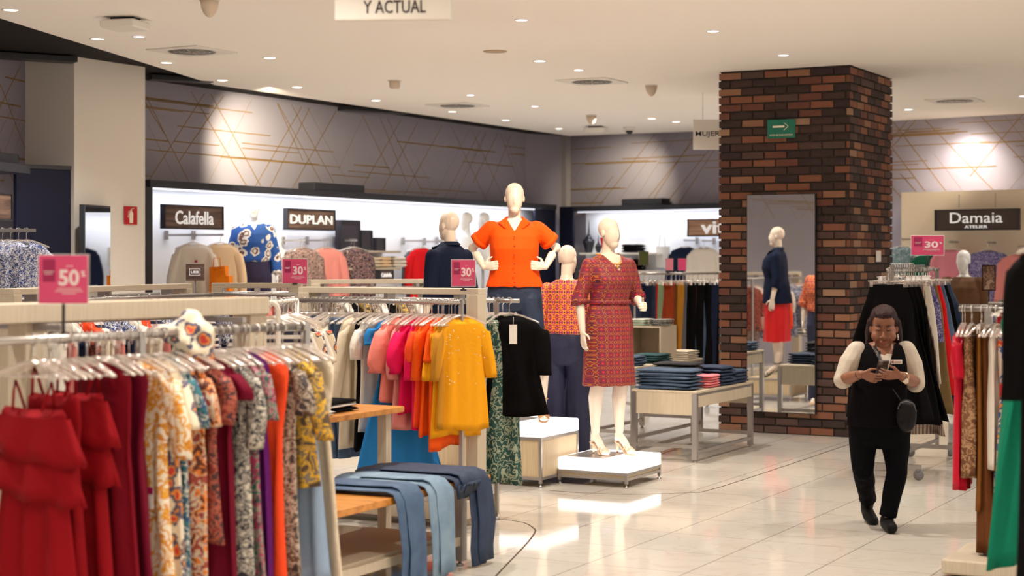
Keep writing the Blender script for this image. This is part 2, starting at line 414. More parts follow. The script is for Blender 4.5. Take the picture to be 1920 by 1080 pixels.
# ------------------------------------------------------------------ lamps and fittings on the ceiling
def downlight(px, py, r, kind, label, power):
    p = G(px, py, CZ); tilt = kind == 'spot'
    t = thing('ceiling_downlight' if not tilt else 'ceiling_spotlight', label, 'ceiling light', (p.x, p.y, CZ), 0, None)
    b = MB(); b.lathe([(r * .86, -.001), (r * .9, -.007), (r * 1.12, -.006), (r * 1.15, -.001)], 24); b.f = b.f[:-2]; b.m = b.m[:-2]; b.sm = b.sm[:-2]
    b.build('ring', WHITE, t)
    b = MB(); b.lathe([(.001, -.004), (r * .88, -.004), (r * .88, -.001)], 24)
    b.build('lens', LENSP if tilt else LENS, t)
    return t
DL = [(20, 18, 'wide'), (183, 72, 'wide'), (312, 117, 'wide'), (506, 108, 'wide'), (417, 150, 'wide'), (557, 163, 'wide'), (705, 188, 'wide'), (848, 209, 'wide'),
      (1012, 114, 'wide'), (948, 225, 'wide'), (1048, 241, 'wide'), (1222, 222, 'wide'), (1268, 228, 'wide'), (1703, 205, 'wide'),
      (260, 68, 'spot'), (978, 37, 'spot'), (1085, 131, 'spot'), (882, 178, 'spot'), (1003, 199, 'spot'), (1337, 58, 'spot'), (1469, 103, 'spot'), (1918, 180, 'spot')]
WHERE = {(20, 18): 'at the top left corner of the view', (183, 72): 'below and left of the square emergency fitting', (312, 117): 'just in front of the large round vent', (506, 108): 'alone between the large vent and hanging sign',
         (417, 150): 'where the dark recess edge bends', (557, 163): 'second along the recess after its bend', (705, 188): 'third along the recess after its bend', (848, 209): 'just beyond the middle round vent',
         (1012, 114): 'above and right of the orange shirt mannequin', (948, 225): 'near the far corner, left of the other', (1048, 241): 'deepest in the far corner of the store', (1222, 222): 'far back beside the small dome camera',
         (1268, 228): 'nearest the hanging sign behind the column', (1703, 205): 'just right of the brick column', (260, 68): 'beside the square emergency fitting', (978, 37): 'right of the large hanging sign',
         (1085, 131): 'next to the round vent left of the column', (882, 178): 'beside the middle round vent', (1003, 199): 'between middle vent and far cone fitting', (1337, 58): 'in front of the column top, left of another', (1469, 103): 'directly above the brick column front', (1918, 180): 'cut by the right edge of the view'}
for px, py, k in DL:
    downlight(px, py, .065 if k == 'wide' else .055, k, ('round recessed white downlight ' if k == 'wide' else 'small bright tilted ceiling spotlight ') + WHERE[(px, py)], 0)
# the store's regular grid of downlights gives the general light (those in view have fittings above)
for i, (x, y) in enumerate([(x, y) for x in (-3.6, -1.2, 1.2, 3.6, 6.0) for y in (-1, 3, 7, 11, 15, 19, 22.5)]):
    if x < -3 and y > 17: continue
    if x < -1 and y > 21: continue
    q = Vector((x, y, CZ - .03))
    if abs(x - 3.6) < .1 and y == 15: q.y = 14.4
    if abs(x - 3.6) < .1 and y == 19: q.y = 20.0
    pw = 300 if x < 3 else (150 if y < 16 else 130)
    spot('downlight_beam', q, q - Vector((0, 0, 3)), pw, WARM, 130, .9, .07)
def cone_fit(px, py, label, s=1.0, tilt=0.0):
    p = G(px, py, CZ); t = thing('ceiling_cone', label, 'ceiling fitting', (p.x, p.y, CZ))
    b = MB(); b.lathe([(.075 * s, 0), (.078 * s, -.006), (.078 * s, -.008)], 20); b.build('base_ring', WHITE, t)
    b = MB(); prof = [(.07, -.008), (.062, -.06), (.045, -.10), (.02, -.125), (.004, -.13)] if not tilt else [(.06, -.008), (.058, -.07), (.05, -.085), (.004, -.088)]
    b.lathe([(r * s, z * s) for r, z in prof], 20); b.build('housing', mat('beige_plastic', (.66, .54, .42), .5), t)
cone_fit(393, 0, 'beige conical fitting at the top edge left of the hanging sign', 1.0)
cone_fit(740, 151, 'beige blunt round fitting below the hanging sign', 1.0, 1)
cone_fit(1221, 160, 'beige conical fitting right of the vent near the column', .95)
cone_fit(1109, 216, 'beige conical fitting far back above the square emergency unit', 1.0)
def vent(px, py, label, s=.30):
    p = G(px, py, CZ); t = thing('ceiling_vent', label, 'air vent', (p.x, p.y, CZ), RZ1)
    b = MB(); b.rbox(-s, s, -s, s, -.012, 0, .004); b.build('plate', WHITE, t)
    b = MB(); b.lathe([(s * .74, -.012), (s * .74, -.0145), (.001, -.0145)], 32); b.build('opening', BLACKM, t)
    b = MB()
    for rr_ in (.2, .36, .52, .68):
        ri = rr_ * s * 1.05; b.loft([[((ri + dx) * math.cos(a), (ri + dx) * math.sin(a), z) for a in [2 * PI * k / 32 for k in range(32)]] for dx, z in ((0, -.0147), (0, -.0155), (.005, -.0155), (.005, -.0147))], caps=(False, False))
    for k in range(8):
        a = PI * k / 4 + .2; b.tube([(.02 * math.cos(a), .02 * math.sin(a), -.0155), (s * .74 * math.cos(a + .25), s * .74 * math.sin(a + .25), -.0155)], .004, 6, flat=.2, up=(0, 0, 1))
    b.build('louvre', mat('vent_white', (.75, .68, .60), .5), t)
vent(360, 95, 'large square ceiling vent with round black grille at left')
vent(1110, 152, 'square ceiling vent with round black grille left of column')
vent(858, 197, 'square ceiling vent with round grille above the central mannequins')
vent(1790, 188, 'square ceiling vent with round grille right of the brick column')
def boxfit(px, py, label, s=1):
    p = G(px, py, CZ); t = thing('emergency_unit', label, 'ceiling fitting', (p.x, p.y, CZ), -.25)
    b = MB(); b.box(-.10 * s, .10 * s, -.06, .06, -.03, 0); b.build('mount', BLACKM, t)
    b = MB(); b.rbox(-.15 * s, .15 * s, -.15, .15, -.09, -.025, .012); b.build('cover', WHITE, t)
boxfit(235, 34, 'square white emergency light unit at upper left of ceiling')
boxfit(1117, 237, 'small square white unit on the far ceiling')
p = G(928, 96, CZ); b = MB(); b.lathe([(.11, 0), (.11, -.006), (.001, -.008)], 28)
tag(b.build('ceiling_speaker', mat('speaker_tan', (.50, .37, .24), .6), None, (p.x, p.y, CZ)), 'flat round tan speaker disc flush in the ceiling', 'speaker')
p = G(1180, 238, CZ); t = thing('dome_camera', 'small dome security camera on the far ceiling', 'camera', (p.x, p.y, CZ))
b = MB(); b.lathe([(.09, 0), (.085, -.05), (.06, -.055)], 20); b.build('housing', WHITE, t)
b = MB(); b.ell((0, 0, -.055), (.055, .055, .05)); b.build('lens_dome', BLACKM, t)
# hanging signs
def hang_sign(name, x0, x1, ytop, ybot, Y, body, tx, label, rz, wtext, htext):
    p = W((x0 + x1) / 2, (ytop + ybot) / 2, Y); w = (x1 - x0) * Y / F; h = (ybot - ytop) * Y / F
    t = thing(name, label, 'sign', p, rz)
    b = MB(); b.rbox(-w / 2, w / 2, -.03, .03, -h / 2, h / 2, .003); b.build('board', WHITE, t)
    text('lettering', body, wtext, htext, mat('ink_brown', (.03, .015, .015), .6), t, (tx - (x0 + x1) / 2) * Y / F, -.032, 0, .002, .006)
    for s in (-1, 1):
        b = MB(); b.tube([(s * w * .35, 0, h / 2), (s * w * .35, 0, CZ - p.z)], .003, 6); b.build('cable', STEEL, t)
    return t
Ys = 8.0; t = hang_sign('hanging_sign', 628, 848, -60, 38, Ys, 'Y ACTUAL', 742, 'white hanging sign reading Y ACTUAL at the top', -.10, 118 * Ys / F, 24 * Ys / F)
for ch in t.children:
    if ch.name.startswith('lettering'): ch.location.z = (-11 - 14.5) * Ys / F
hang_sign('hanging_sign', 1300, 1420, 224, 280, 19.5, 'MUJER GRANDE', 1362, 'white hanging sign starting MUJER half hidden behind brick column', -.10, 115 * 19.5 / F, 12 * 19.5 / F)
# wall washers of the store
for px, off, z in ((505, 1.0, 2.95), (1175, 1.0, 2.95)):
    P0, d = (WA, E2) if px < 1000 else (WC, DB)
    a = ray_line(px, P0, d, off + .1); bq = ray_line(px, P0, d, 0)
    spot('wall_washer_beam', (a.x, a.y, CZ - .05), (bq.x, bq.y, z - .2), 480 if px < 1000 else 130, (1, .88, .62), 84, 1.0, .06)
a = ray_line(1800, WC, DB, 1.0); bq = ray_line(1800, WC, DB, 0)
spot('wall_washer_beam', (a.x, a.y, CZ - .05), (bq.x, bq.y, 2.9), 85, (1, .88, .70), 80, 1.0, .06)
for px, tz, pw in ((960, 1.9, 230), (1145, 1.6, 170), (1060, 1.5, 120), (1320, .7, 260), (835, 1.9, 80)):
    tg = W(px, 484, 13.6); tg.z = tz
    spot('accent_beam', (tg.x + (.6 if px < 1000 else .1), tg.y - 1.9, CZ - .06), tg, pw, (1, .86, .68), 34, .7, .04)

# ------------------------------------------------------------------ display niches on the walls
def tpos(px, P, d, off=0.0): return (ray_line(px, P, d, off) - Vector((P[0], P[1], 0))).dot(Vector((d[0], d[1], 0)).normalized())
class Wall:
    """places things along a wall: px column -> point, standing off metres into the room"""
    def __init__(s, P, d): s.P = P; s.d = d; s.rz = math.atan2(d[1], d[0])
    def at(s, px, off, py=None, z=None):
        q = ray_line(px, s.P, s.d, off)
        q.z = z if z is not None else H - (py - HY) * q.y / F
        return q
    def span(s, a, b, off): return (s.at(b, off, z=0) - s.at(a, off, z=0)).length
W1 = Wall(WA, E2); W2 = Wall(WC, DB); W3 = Wall(PL - dl * 24, dl)
def niche(Wl, pa, pb, name_label, zt, D=.35, side=True, z0=.15):
    a = Wl.at(pa, D, z=0); bq = Wl.at(pb, D, z=0); Lh = (bq - a).length
    t = thing('display_bay', name_label, 'wall display', a, Wl.rz)
    b = MB(); b.box(0, Lh, D - .03, D - .004, 0, zt - .08); b.build('back_panel', PANELW, t)
    b = MB(); b.box(-.02, Lh, 0, D - .004, zt - .08, zt)
    b.build('top_frame', FRAME, t)
    if side:
        b = MB(); b.box(-.09, .02, 0, D - .004, 0, zt - .08); b.build('side_frame', FRAME, t)
    b = MB(); b.box(.05, Lh - (.05 if not side else .5), .03, .075, zt - .10, zt - .081); b.build('light_strip', LEDSTRIP, t)
    l = area('light_strip_beam', (Lh / 2 - .25 * side, .07, zt - .11), (Lh / 2 - .25 * side, D + .0, zt - 1.2), Lh * .92, .04, 4.2 * Lh, COOL, t)
    return t, Lh
niche(W1, 284, 1044, 'long white backlit wall display bay with dark frame at left', 2.63)
niche(W2, 1076, 1640, 'white backlit wall display bay with dark frame behind brick column', 2.60, side=False)
# dark blue corner cladding between the two bays
r_ = [o for o in C.objects if o.name == 'display_bay'][0]; x0_ = W1.span(284, 1006, .35); x1_ = W1.span(284, 1044, .35)
b = MB(); b.box(x0_, x1_, .02, .06, 0, 2.548); b.build('end_panel', NAVYP, r_)
b = MB(); q0 = W2.at(1049, .36, z=0); q1 = W2.at(1074, .36, z=0); b.box(0, (q1 - q0).length, 0, .05, 0, 2.60)
tag(b.build('corner_cladding', NAVYP, None, q0, RZB), 'dark blue cladding panel left of the pagoda vases', 'panel')
# left display bay
D3 = .5
a = W3.at(-60, D3, z=0); e = W3.at(30, D3, z=0); g = W3.at(44, D3, z=0)
t = thing('display_bay', 'white display bay with navy end panel at left edge', 'wall display', a, W3.rz)
L3 = (e - a).length; zt3 = H - (307 - HY) * e.y / F
b = MB(); b.box(0, L3 + .2, D3 - .03, D3, 0, zt3 - .1); b.build('back_panel', PANELW, t)
b = MB(); b.box(0, L3 + .3, 0, D3, zt3 - .08, zt3); b.build('top_frame', FRAME, t)
area('light_strip_beam', (L3 / 2, .1, zt3 - .1), (L3 / 2, D3, .8), L3, .05, 8, COOL, t)
q0 = W(31, 484, 15.9); q1 = W(133, 484, 16.3); q0.z = q1.z = 0; dd = q1 - q0
b = MB(); b.box(0, dd.length, 0, .06, 0, H + (484 - 318) * 16.2 / F); b.box(0, dd.length, -.01, .07, H + (484 - 318) * 16.2 / F, H + (484 - 310) * 16.2 / F, 1)
tag(b.build('end_panel', [NAVYP, FRAME], None, q0, math.atan2(dd.y, dd.x)), 'tall dark navy end panel beside the white plaster pillar', 'panel')
q = W(-5, 295, 15.7); b = MB(); b.rbox(-.3, .18, 0, .3, -.055, .05, .005)
tag(b.build('display_box', FRAME, None, (q.x + .12, q.y, zt3 + .058), W3.rz), 'black box on top of the display bay at left edge', 'box')
# boxes over the bays
for Wl, pa, pb, py0, py1, lb, ztop in ((W1, 590, 684, 350, 362, 'black speaker box on top of the long left display bay', 2.63), (W2, 1165, 1240, 372, 386, 'black speaker box on top of the display bay near column', 2.60)):
    q = Wl.at(pa, .3, z=ztop); Lb = Wl.span(pa, pb, .3); b = MB(); b.rbox(0, Lb, 0, .25, 0, .10, .006)
    tag(b.build('speaker_box', FRAME, None, q, Wl.rz), lb, 'box')

# ------------------------------------------------------------------ signs
def wall_sign(Wl, x0, x1, y0, y1, off, woodm, label, parts, th=.05, face_only=False):
    a = Wl.at(x0, off, z=0); w = Wl.span(x0, x1, off); c = Wl.at((x0 + x1) / 2, off, py=(y0 + y1) / 2); h = (y1 - y0) * c.y / F
    t = thing('shop_sign', label, 'sign', c, Wl.rz)
    w2 = (Wl.at(x1, off, z=0) - a).length; mid = (a + Wl.at(x1, off, z=0)) / 2; t.location = (mid.x, mid.y, c.z)
    b = MB(); b.rbox(-w2 / 2, w2 / 2, -.01, .0, -h / 2 + .012, h / 2 - .012, .002); b.build('wood_face', woodm, t)
    b = MB()
    for z in (-h / 2, h / 2 - .014): b.box(-w2 / 2 - .012, w2 / 2 + .012, -.022, th, z, z + .014)
    for x in (-w2 / 2 - .012, w2 / 2 - .0): b.box(x, x + .012, -.022, th, -h / 2, h / 2)
    b.box(-w2 / 2, w2 / 2, .005, th, -h / 2 + .01, h / 2 - .01)
    b.build('frame', FRAME, t)
    for nm, body, fx, fz, fw, fh, o_ in parts:
        text(nm, body, fw * w2, fh * h, LETTER, t, fx * w2, -.012, fz * h, .006, o_)
    return t
wall_sign(W1, 308, 416, 385, 430, .30, WALNUT, 'dark wood sign reading Calafella on the white bay', [('lettering', 'Calafella', 0, -.02, .66, .56, .008)])
wall_sign(W1, 538, 626, 392, 432, .30, WALNUT, 'dark wood sign reading DUPLAN above the floral tops', [('lettering', 'DUPLAN', 0, 0, .90, .42, .012)])
wall_sign(W2, 1291, 1420, 410, 443, .30, WALNUTL, 'light wood sign reading vit beside the brick column', [('lettering', 'vitta', .0, .0, .62, .72, .02)])
DPAN = W2.at(1690, .55, z=0)
b = MB(); Lp = W2.span(1690, 2080, .55); zt = H + (484 - 361) * DPAN.y / F; b.box(0, Lp, 0, .5, 0, zt)
tag(b.build('display_wall', mat('beige_board', (.80, .67, .50), .7), None, DPAN, RZB), 'tall beige display wall behind the Damaia sign', 'panel')
t = wall_sign(W2, 1755, 1909, 392, 432, .75, mat('espresso_wood', (.045, .026, .020), .5), 'dark sign reading Damaia ATELIER hanging on beige wall',
          [('lettering', 'Damaia', 0, .10, .64, .50, .0), ('small_lettering', 'ATELIER', 0, -.33, .28, .14, .01)])
for s in (-.25, .25):
    b = MB(); b.tube([(s, .02, .16), (s, .02, .34)], .003, 6); b.build('cable', BLACKM, t)
wall_sign(W3, -60, 19, 359, 413, .45, WALNUT, 'dark wood sign cut off by the left edge', [])
# fire extinguisher sign on the pillar
WP = Wall(Vector((-4.30, 16.5, 0)), E2)
def flat_sign(Wl, x0, x1, y0, y1, off, m, name, label, cat='sign'):
    c = Wl.at((x0 + x1) / 2, off, py=(y0 + y1) / 2); w = Wl.span(x0, x1, off); h = (y1 - y0) * c.y / F
    t = thing(name, label, cat, c, Wl.rz); b = MB(); b.rbox(-w / 2, w / 2, -.006, .006, -h / 2, h / 2, .002); b.build('plate', m, t); return t, w, h
RED = mat('sign_red', (.50, .008, .012), .4); CREAM = mat('sign_cream', (.85, .78, .62), .5); GREEN = mat('sign_green', (.004, .16, .105), .4)
t, w, h = flat_sign(WP, 233, 257, 387, 421, .012, RED, 'fire_extinguisher_sign', 'red fire extinguisher symbol sign on the white pillar')
b = MB(); b.loft([[(x * w, -.009, z * h) for x, z in ((-.13, -.42), (.13, -.42), (.15, .12), (.06, .22), (-.06, .22), (-.15, .12))], [(x * w, -.007, z * h) for x, z in ((-.13, -.42), (.13, -.42), (.15, .12), (.06, .22), (-.06, .22), (-.15, .12))]], smooth=False)
b.box(-.05 * w, .05 * w, -.009, -.007, .22 * h, .36 * h); b.tube([(-.05 * w, -.008, .34 * h), (.18 * w, -.008, .40 * h)], .012, 6, flat=.3); b.tube([(.02 * w, -.008, .3 * h), (-.22 * w, -.008, .2 * h), (-.25 * w, -.008, -.1 * h)], .008, 6, flat=.4)
b.build('symbol', CREAM, t)
WK = Wall(Vector((3.355, 16.69, 0)) - E1 * 1.38, E1)
t, w, h = flat_sign(WK, 1439, 1491, 224, 259, .02, GREEN, 'evacuation_sign', 'green evacuation route sign with arrow on the brick column')
b = MB(); b.box(-.30 * w, .12 * w, -.009, -.006, .07 * h, .17 * h)
for s in (-1, 1): b.tube([(.26 * w, -.008, .12 * h), (.10 * w, -.008, (.12 + s * .2) * h)], .011, 6, flat=.3)
b.build('arrow', CREAM, t)
text('lettering', 'RUTA DE EVACUACION', w * .82, h * .09, CREAM, t, 0, -.008, -.33 * h, .001, .005)
# security tag stuck on the right face of the column
WS = Wall(Vector((3.355, 16.69, 0)), E2)
t, w, h = flat_sign(WS, 1643, 1651, 470, 491, .012, WHITE, 'wall_tag', 'small white plastic tag on the side of brick column', 'tag')
# mirrors
def mirror(Wl, x0, x1, y0, y1, off, label):
    c = Wl.at((x0 + x1) / 2, off, py=(y0 + y1) / 2); a = Wl.at(x0, off, z=0); e = Wl.at(x1, off, z=0); w = (e - a).length; h = (y1 - y0) * c.y / F; m = (a + e) / 2
    t = thing('wall_mirror', label, 'mirror', (m.x, m.y, c.z), Wl.rz)
    b = MB(); b.box(-w / 2, w / 2, -.004, 0, -h / 2, h / 2); b.build('glass', MIRROR, t)
    b = MB(); b.box(-w / 2 - .006, w / 2 + .006, .001, off - .006, -h / 2 - .006, h / 2 + .006); b.build('backing', BLACKM, t); return t
mk = mirror(WK, 1401, 1528, 365, 773, .05, 'tall frameless mirror hung on the brick column'); mk.rotation_euler.z -= .006
mt = mirror(WP, 158, 208, 386, 545, .16, 'narrow tall mirror on the white plaster pillar')
mt.rotation_euler.z += .30
for ch in list(mt.children):
    ch.scale.x = 1.5
    if ch.name.startswith('backing'): ch.scale.y = .35

# ------------------------------------------------------------------ price signs on stands
PINK = mat('promo_pink', (.72, .065, .19), .45); MAG = mat('promo_magenta', (.36, .004, .085), .45); PWHITE = mat('promo_white', (.9, .72, .74), .5)
def promo(px, py, Y, wpx, hpx, num, label, stem=.12, rz=0.0, pink=PINK, small=False):
    c = W(px, py, Y); w = wpx * Y / F; h = hpx * Y / F
    t = thing('promo_sign', label, 'sign', c, rz)
    b = MB(); b.rbox(-w / 2, w / 2, -.003, .003, -h / 2, h / 2, .001)
    if num:
        for x0_, x1_, z_ in ((-.12, .36, -.20), (-.16, .40, -.25), (-.02, .26, -.30), (-.40, -.19, .16), (-.38, -.22, .11), (.06, .20, .27)): b.box(x0_ * w, x1_ * w, -.0056, -.0028, z_ * h, (z_ + .014) * h, 1)
    b.build('card', [pink, PWHITE], t)
    b = MB()
    for z in (-h / 2 - .006, h / 2): b.box(-w / 2 - .006, w / 2 + .006, -.007, .007, z, z + .006)
    for x in (-w / 2 - .006, w / 2): b.box(x, x + .006, -.007, .007, -h / 2, h / 2)
    b.build('holder', ACRYL if not small else BLACKM, t)
    if num:
        b = MB(); b.box(-.42 * w, -.16 * w, -.0045, -.003, -.05 * h, .42 * h); b.build('corner_block', MAG, t)
        text('number', num, w * .42, h * .34, PWHITE, t, .12 * w, -.0045, .04 * h, .0015, .03)
        text('percent_mark', '%', w * .09, h * .13, PWHITE, t, .41 * w, -.0045, .12 * h, .0015, .02)
    if stem:
        b = MB(); b.tube([(0, 0, -h / 2), (0, 0, -h / 2 - stem)], .007, 8); b.box(-.02, .02, -.02, .02, -h / 2 - stem, -h / 2 - stem + .01); b.build('stand', BLACKM, t)
    return t

# ------------------------------------------------------------------ hangers and garments
def hanger_meshes():
    b = MB(); pts = [(-.205, 0, -.150), (-.19, 0, -.142), (-.10, 0, -.108), (-.03, 0, -.090), (0, 0, -.086), (.03, 0, -.090), (.10, 0, -.108), (.19, 0, -.142), (.205, 0, -.150)]
    b.tube(pts, [.006, .007, .008, .009, .010, .009, .008, .007, .006], 8, flat=1.4, up=(0, 1, 0)); b.tube([(-.185, 0, -.146), (.185, 0, -.146)], .004, 6)
    arms = b.mesh('hanger_arms', PLASTIC)
    b = MB(); P = [(0, 0, -.09), (0, 0, -.035)] + [(.022 * math.sin(a), 0, .0 - .022 * math.cos(a)) for a in [PI * k / 8 for k in range(0, 12)]]
    b.tube(P, .0022, 6, up=(0, 1, 0)); hook = b.mesh('hanger_hook', CHROME)
    b = MB(); b.tube([(-.17, 0, -.088), (.17, 0, -.088)], .005, 6, flat=1.5); b.tube([(0, 0, -.088), (0, 0, -.06)], .006, 6)
    for s in (-1, 1): b.box(s * .14 - .014, s * .14 + .014, -.010, .010, -.135, -.082)
    clip = b.mesh('clip_bar', PLASTIC)
    return arms, hook, clip
HARM, HHOOK, HCLIP = hanger_meshes()
_first = {}
def hanger(pos, yaw, label, group, clip=False):
    k = 'c' if clip else 'a'
    if k not in _first:
        t = thing('clip_hanger' if clip else 'clothes_hanger', label, 'hanger', pos, yaw, group)
        link('clip_bar' if clip else 'arms', HCLIP if clip else HARM, t); link('hook', HHOOK, t); _first[k] = t; return t
    return dup(_first[k], pos, yaw, label, group)

GM = {}
def garment_mesh(kind, L=.66, W_=.20, hem=None, seed=0, sleeve=None, scoop=.04, fold=.010, thick=.028):
    """one hanging garment as a folded cloth shell; x across, z down from the rail"""
    key = (kind, L, W_, hem, seed, sleeve, scoop, fold, thick)
    if key in GM: return GM[key]
    r = random.Random(seed * 31 + 5); b = MB(); n = 48; hem = hem or W_ * 1.1
    ph = [r.uniform(0, 6.28) for _ in range(6)]; k1, k2 = r.choice((5, 6, 7)), r.choice((9, 11, 13))
    if kind in ('skirt', 'pants'): zt, prof = -.115, [(0, .15, .012), (.03, .16, .016), (.2, W_ * .95, thick * .8)]
    elif kind == 'strap': zt, prof = -.215, [(0, W_ * .66, .022), (.02, W_ * .74, .030), (.12, W_ * .80, thick), (.26, W_ * .72, thick)]
    else: zt, prof = -.098, [(0, .070, .016), (.012, .092, .024), (.034, .15, .030), (.055, W_ * .95, .030), (.09, W_, .034), (.22, W_ * .94, thick), (.36, W_ * (.84 if kind == 'dress' else .95), thick)]
    prof = [p for p in prof if p[0] < L - .05] + [(L, hem, thick * (1.3 if kind in ('dress', 'skirt', 'strap') else 1.05))]
    nz = 22; rings = []
    def P(u):
        for (a, w0, d0), (c, w1, d1) in zip(prof, prof[1:]):
            if u <= c: f = (u - a) / (c - a); return w0 + (w1 - w0) * f, d0 + (d1 - d0) * f
        return prof[-1][1:]
    us = [L * (i / nz) ** 1.35 for i in range(nz + 1)]
    if kind == 'pants':
        for s in (-1, 1):
            rr_ = []
            for i, u in enumerate(us):
                f = u / L; w = .082 * (1 - .18 * f) if u > .2 else .082; cx = s * (.078 - .02 * f) + .01 * math.sin(3 * f + ph[0]); d = thick * (.55 + .3 * f)
                rr_.append([(cx + w * math.copysign(abs(math.cos(a)) ** .8, math.cos(a)), d * math.sin(a) * (1 + .25 * math.sin(3 * a + ph[1] + 2 * f)) + fold * .6 * math.sin(k1 * f + ph[2]) * f, zt - u) for a in [2 * PI * j / 24 for j in range(24)]])
            b.loft(rr_, 0)
        b.loft([[( .158 * math.cos(a), .020 * math.sin(a), z) for a in [2 * PI * j / 24 for j in range(24)]] for z in (zt + .004, zt - .035)], 0)
        GM[key] = b; return b
    for u in us:
        w, d = P(u); f = u / L; A = fold * (min(1, max(0, (u - .1) / .35))) * (1.6 if kind in ('dress', 'skirt', 'strap') else 1); rg = []
        for j in range(n):
            a = 2 * PI * j / n; c, s = math.cos(a), math.sin(a)
            x = w * math.copysign(abs(c) ** .75, c); y = d * s
            y += A * (math.sin(k1 * x / max(w, .01) * 1.6 + ph[0] + f) + .6 * math.sin(k2 * x / max(w, .01) + ph[1] - f * 2)) * (1 if s > 0 else .85)
            x += A * .5 * math.sin(ph[2] + f * 5)
            z = zt - u
            if u < .03 and kind not in ('skirt',): z -= (scoop if s < 0 else scoop * .25) * (1 - abs(c) ** 2) * (1 - u / .03)
            z -= .012 * math.sin(3 * x / max(w, .01) + ph[3]) * f ** 3
            rg.append((x, y, z))
        rings.append(rg)
    last = rings[-1]; rings.append([(x * .93, y * .6, z + .015) for x, y, z in last])
    b.loft(rings, 0)
    sl = {'cap': .12, 'short': .22, 'elbow': .34, 'long': .56, 'puff': .30}.get(sleeve, 0)
    if sl:
        for s in (-1, 1):
            m = 10; rr_ = []
            x0, z0 = s * (W_ - .035), -.165
            for i in range(m + 1):
                f = i / m; u = f * sl; x = x0 + s * (.045 * math.sin(min(1, f * 1.3) * PI / 2) + .03 * f + .012 * math.sin(ph[4] + 4 * f)); z = z0 - u + .03 * f * 0
                rx = .062 - .018 * f * (1 if sl > .3 else .3); ry = .030
                if sleeve == 'puff': rx = .06 + .022 * math.sin(PI * f) - (.022 if .8 < f < .95 else 0); ry = .034 + .02 * math.sin(PI * f)
                if i == 0: rx *= .7
                y0 = (.012 * math.sin(ph[5] + 3 * f)) * f
                rr_.append([(x + rx * math.cos(a) * (1 + .10 * math.sin(5 * a + ph[0])), y0 + ry * math.sin(a) * (1 + .15 * math.sin(4 * a + ph[1] + 6 * f)), z - .02 * s * 0 + (.035 * math.cos(a) * s * -1 if i == 0 else 0)) for a in [2 * PI * j / 16 for j in range(16)]])
            e = rr_[-1]; rr_.append([(x_ * .0 + x + (x_ - x) * .85, y_ * .7, z_ + .01) for x_, y_, z_ in e])
            b.loft(rr_, 0)
    GM[key] = b; return b
GMESH = {}
def garment(name, cat, label, group, pos, yaw, m, kind='top', tagc=None, **kw):
    key = (kind, tuple(sorted(kw.items(), key=str)), m.name)
    if key not in GMESH: GMESH[key] = garment_mesh(kind, **kw).mesh(name, m)
    if tagc is None: o = link(name, GMESH[key], None, pos, yaw); tag(o, label, cat, group); return o
    t = thing(name, label, cat, pos, yaw, group); link('cloth', GMESH[key], t)
    x, z = tagc; big = 'cream tag' in label; b = MB(); b.box(x - .016 - .01 * big, x + .016 + .01 * big, -.066, -.064, z - .09 - .04 * big, z); b.box(x - .016, x + .016, -.0665, -.0655, z - .03, z, 0 if big else 1); b.tube([(x, -.064, z), (x, -.05, z + .05)], .001, 4)
    b.build('price_tag', [mat('tag_card', (.8, .76, .70), .6), MAG], t); return t
ORD = ['first', 'second', 'third', 'fourth', 'fifth', 'sixth', 'seventh', 'eighth', 'ninth', 'tenth', 'eleventh', 'twelfth', 'thirteenth', 'fourteenth', 'fifteenth', 'sixteenth', 'seventeenth', 'eighteenth', 'nineteenth', 'twentieth']
ORD += ['twenty-' + x for x in ORD[:9]] + ['thirtieth'] + ['thirty-' + x for x in ORD[:9]]
CAT = {'top': 'top', 'dress': 'dress', 'strap': 'dress', 'skirt': 'skirt', 'pants': 'trousers'}
NAME = {'top': 'blouse', 'dress': 'dress', 'strap': 'strap_dress', 'skirt': 'skirt', 'pants': 'trousers'}
def rail_row(origin, d, items, rackname, group, hgroup, hlabel, jitter=6, perp=None, name=None, end='end', swing=.03):
    """items: (s along the rail, description, kind, material, params)"""
    d = Vector((d[0], d[1], 0)).normalized(); yaw0 = math.atan2(d.y, d.x) - PI / 2 if perp is None else perp
    for i, it in enumerate(items):
        s, desc, kind, m, kw = it[:5]; kw = dict(kw); tg = kw.pop('tagc', None); yw = kw.pop('yaw', None); drop = kw.pop('drop', 0)
        lab = kw.pop('label', None)
        p = origin + d * s; p.z = origin.z
        yaw = yaw0 + math.radians(R.uniform(-jitter, jitter)) if yw is None else yw
        hanger((p.x, p.y, p.z), yaw, hlabel, hgroup, kind in ('skirt', 'pants'))
        garment(NAME[kind], CAT[kind], lab or '%s, %s from the %s on %s' % (desc, ORD[i], end, rackname), group, (p.x, p.y, p.z - drop), yaw, m, kind, tg, **kw)
def spare_hangers(origin, d, s0, s1, n, hgroup, hlabel, clip=False):
    d = Vector((d[0], d[1], 0)).normalized(); yaw0 = math.atan2(d.y, d.x) - PI / 2
    for i in range(n):
        p = origin + d * (s0 + (s1 - s0) * (i + R.uniform(.2, .8)) / n)
        hanger((p.x, p.y, origin.z), yaw0 + math.radians(R.uniform(-14, 14)), hlabel, hgroup, clip)

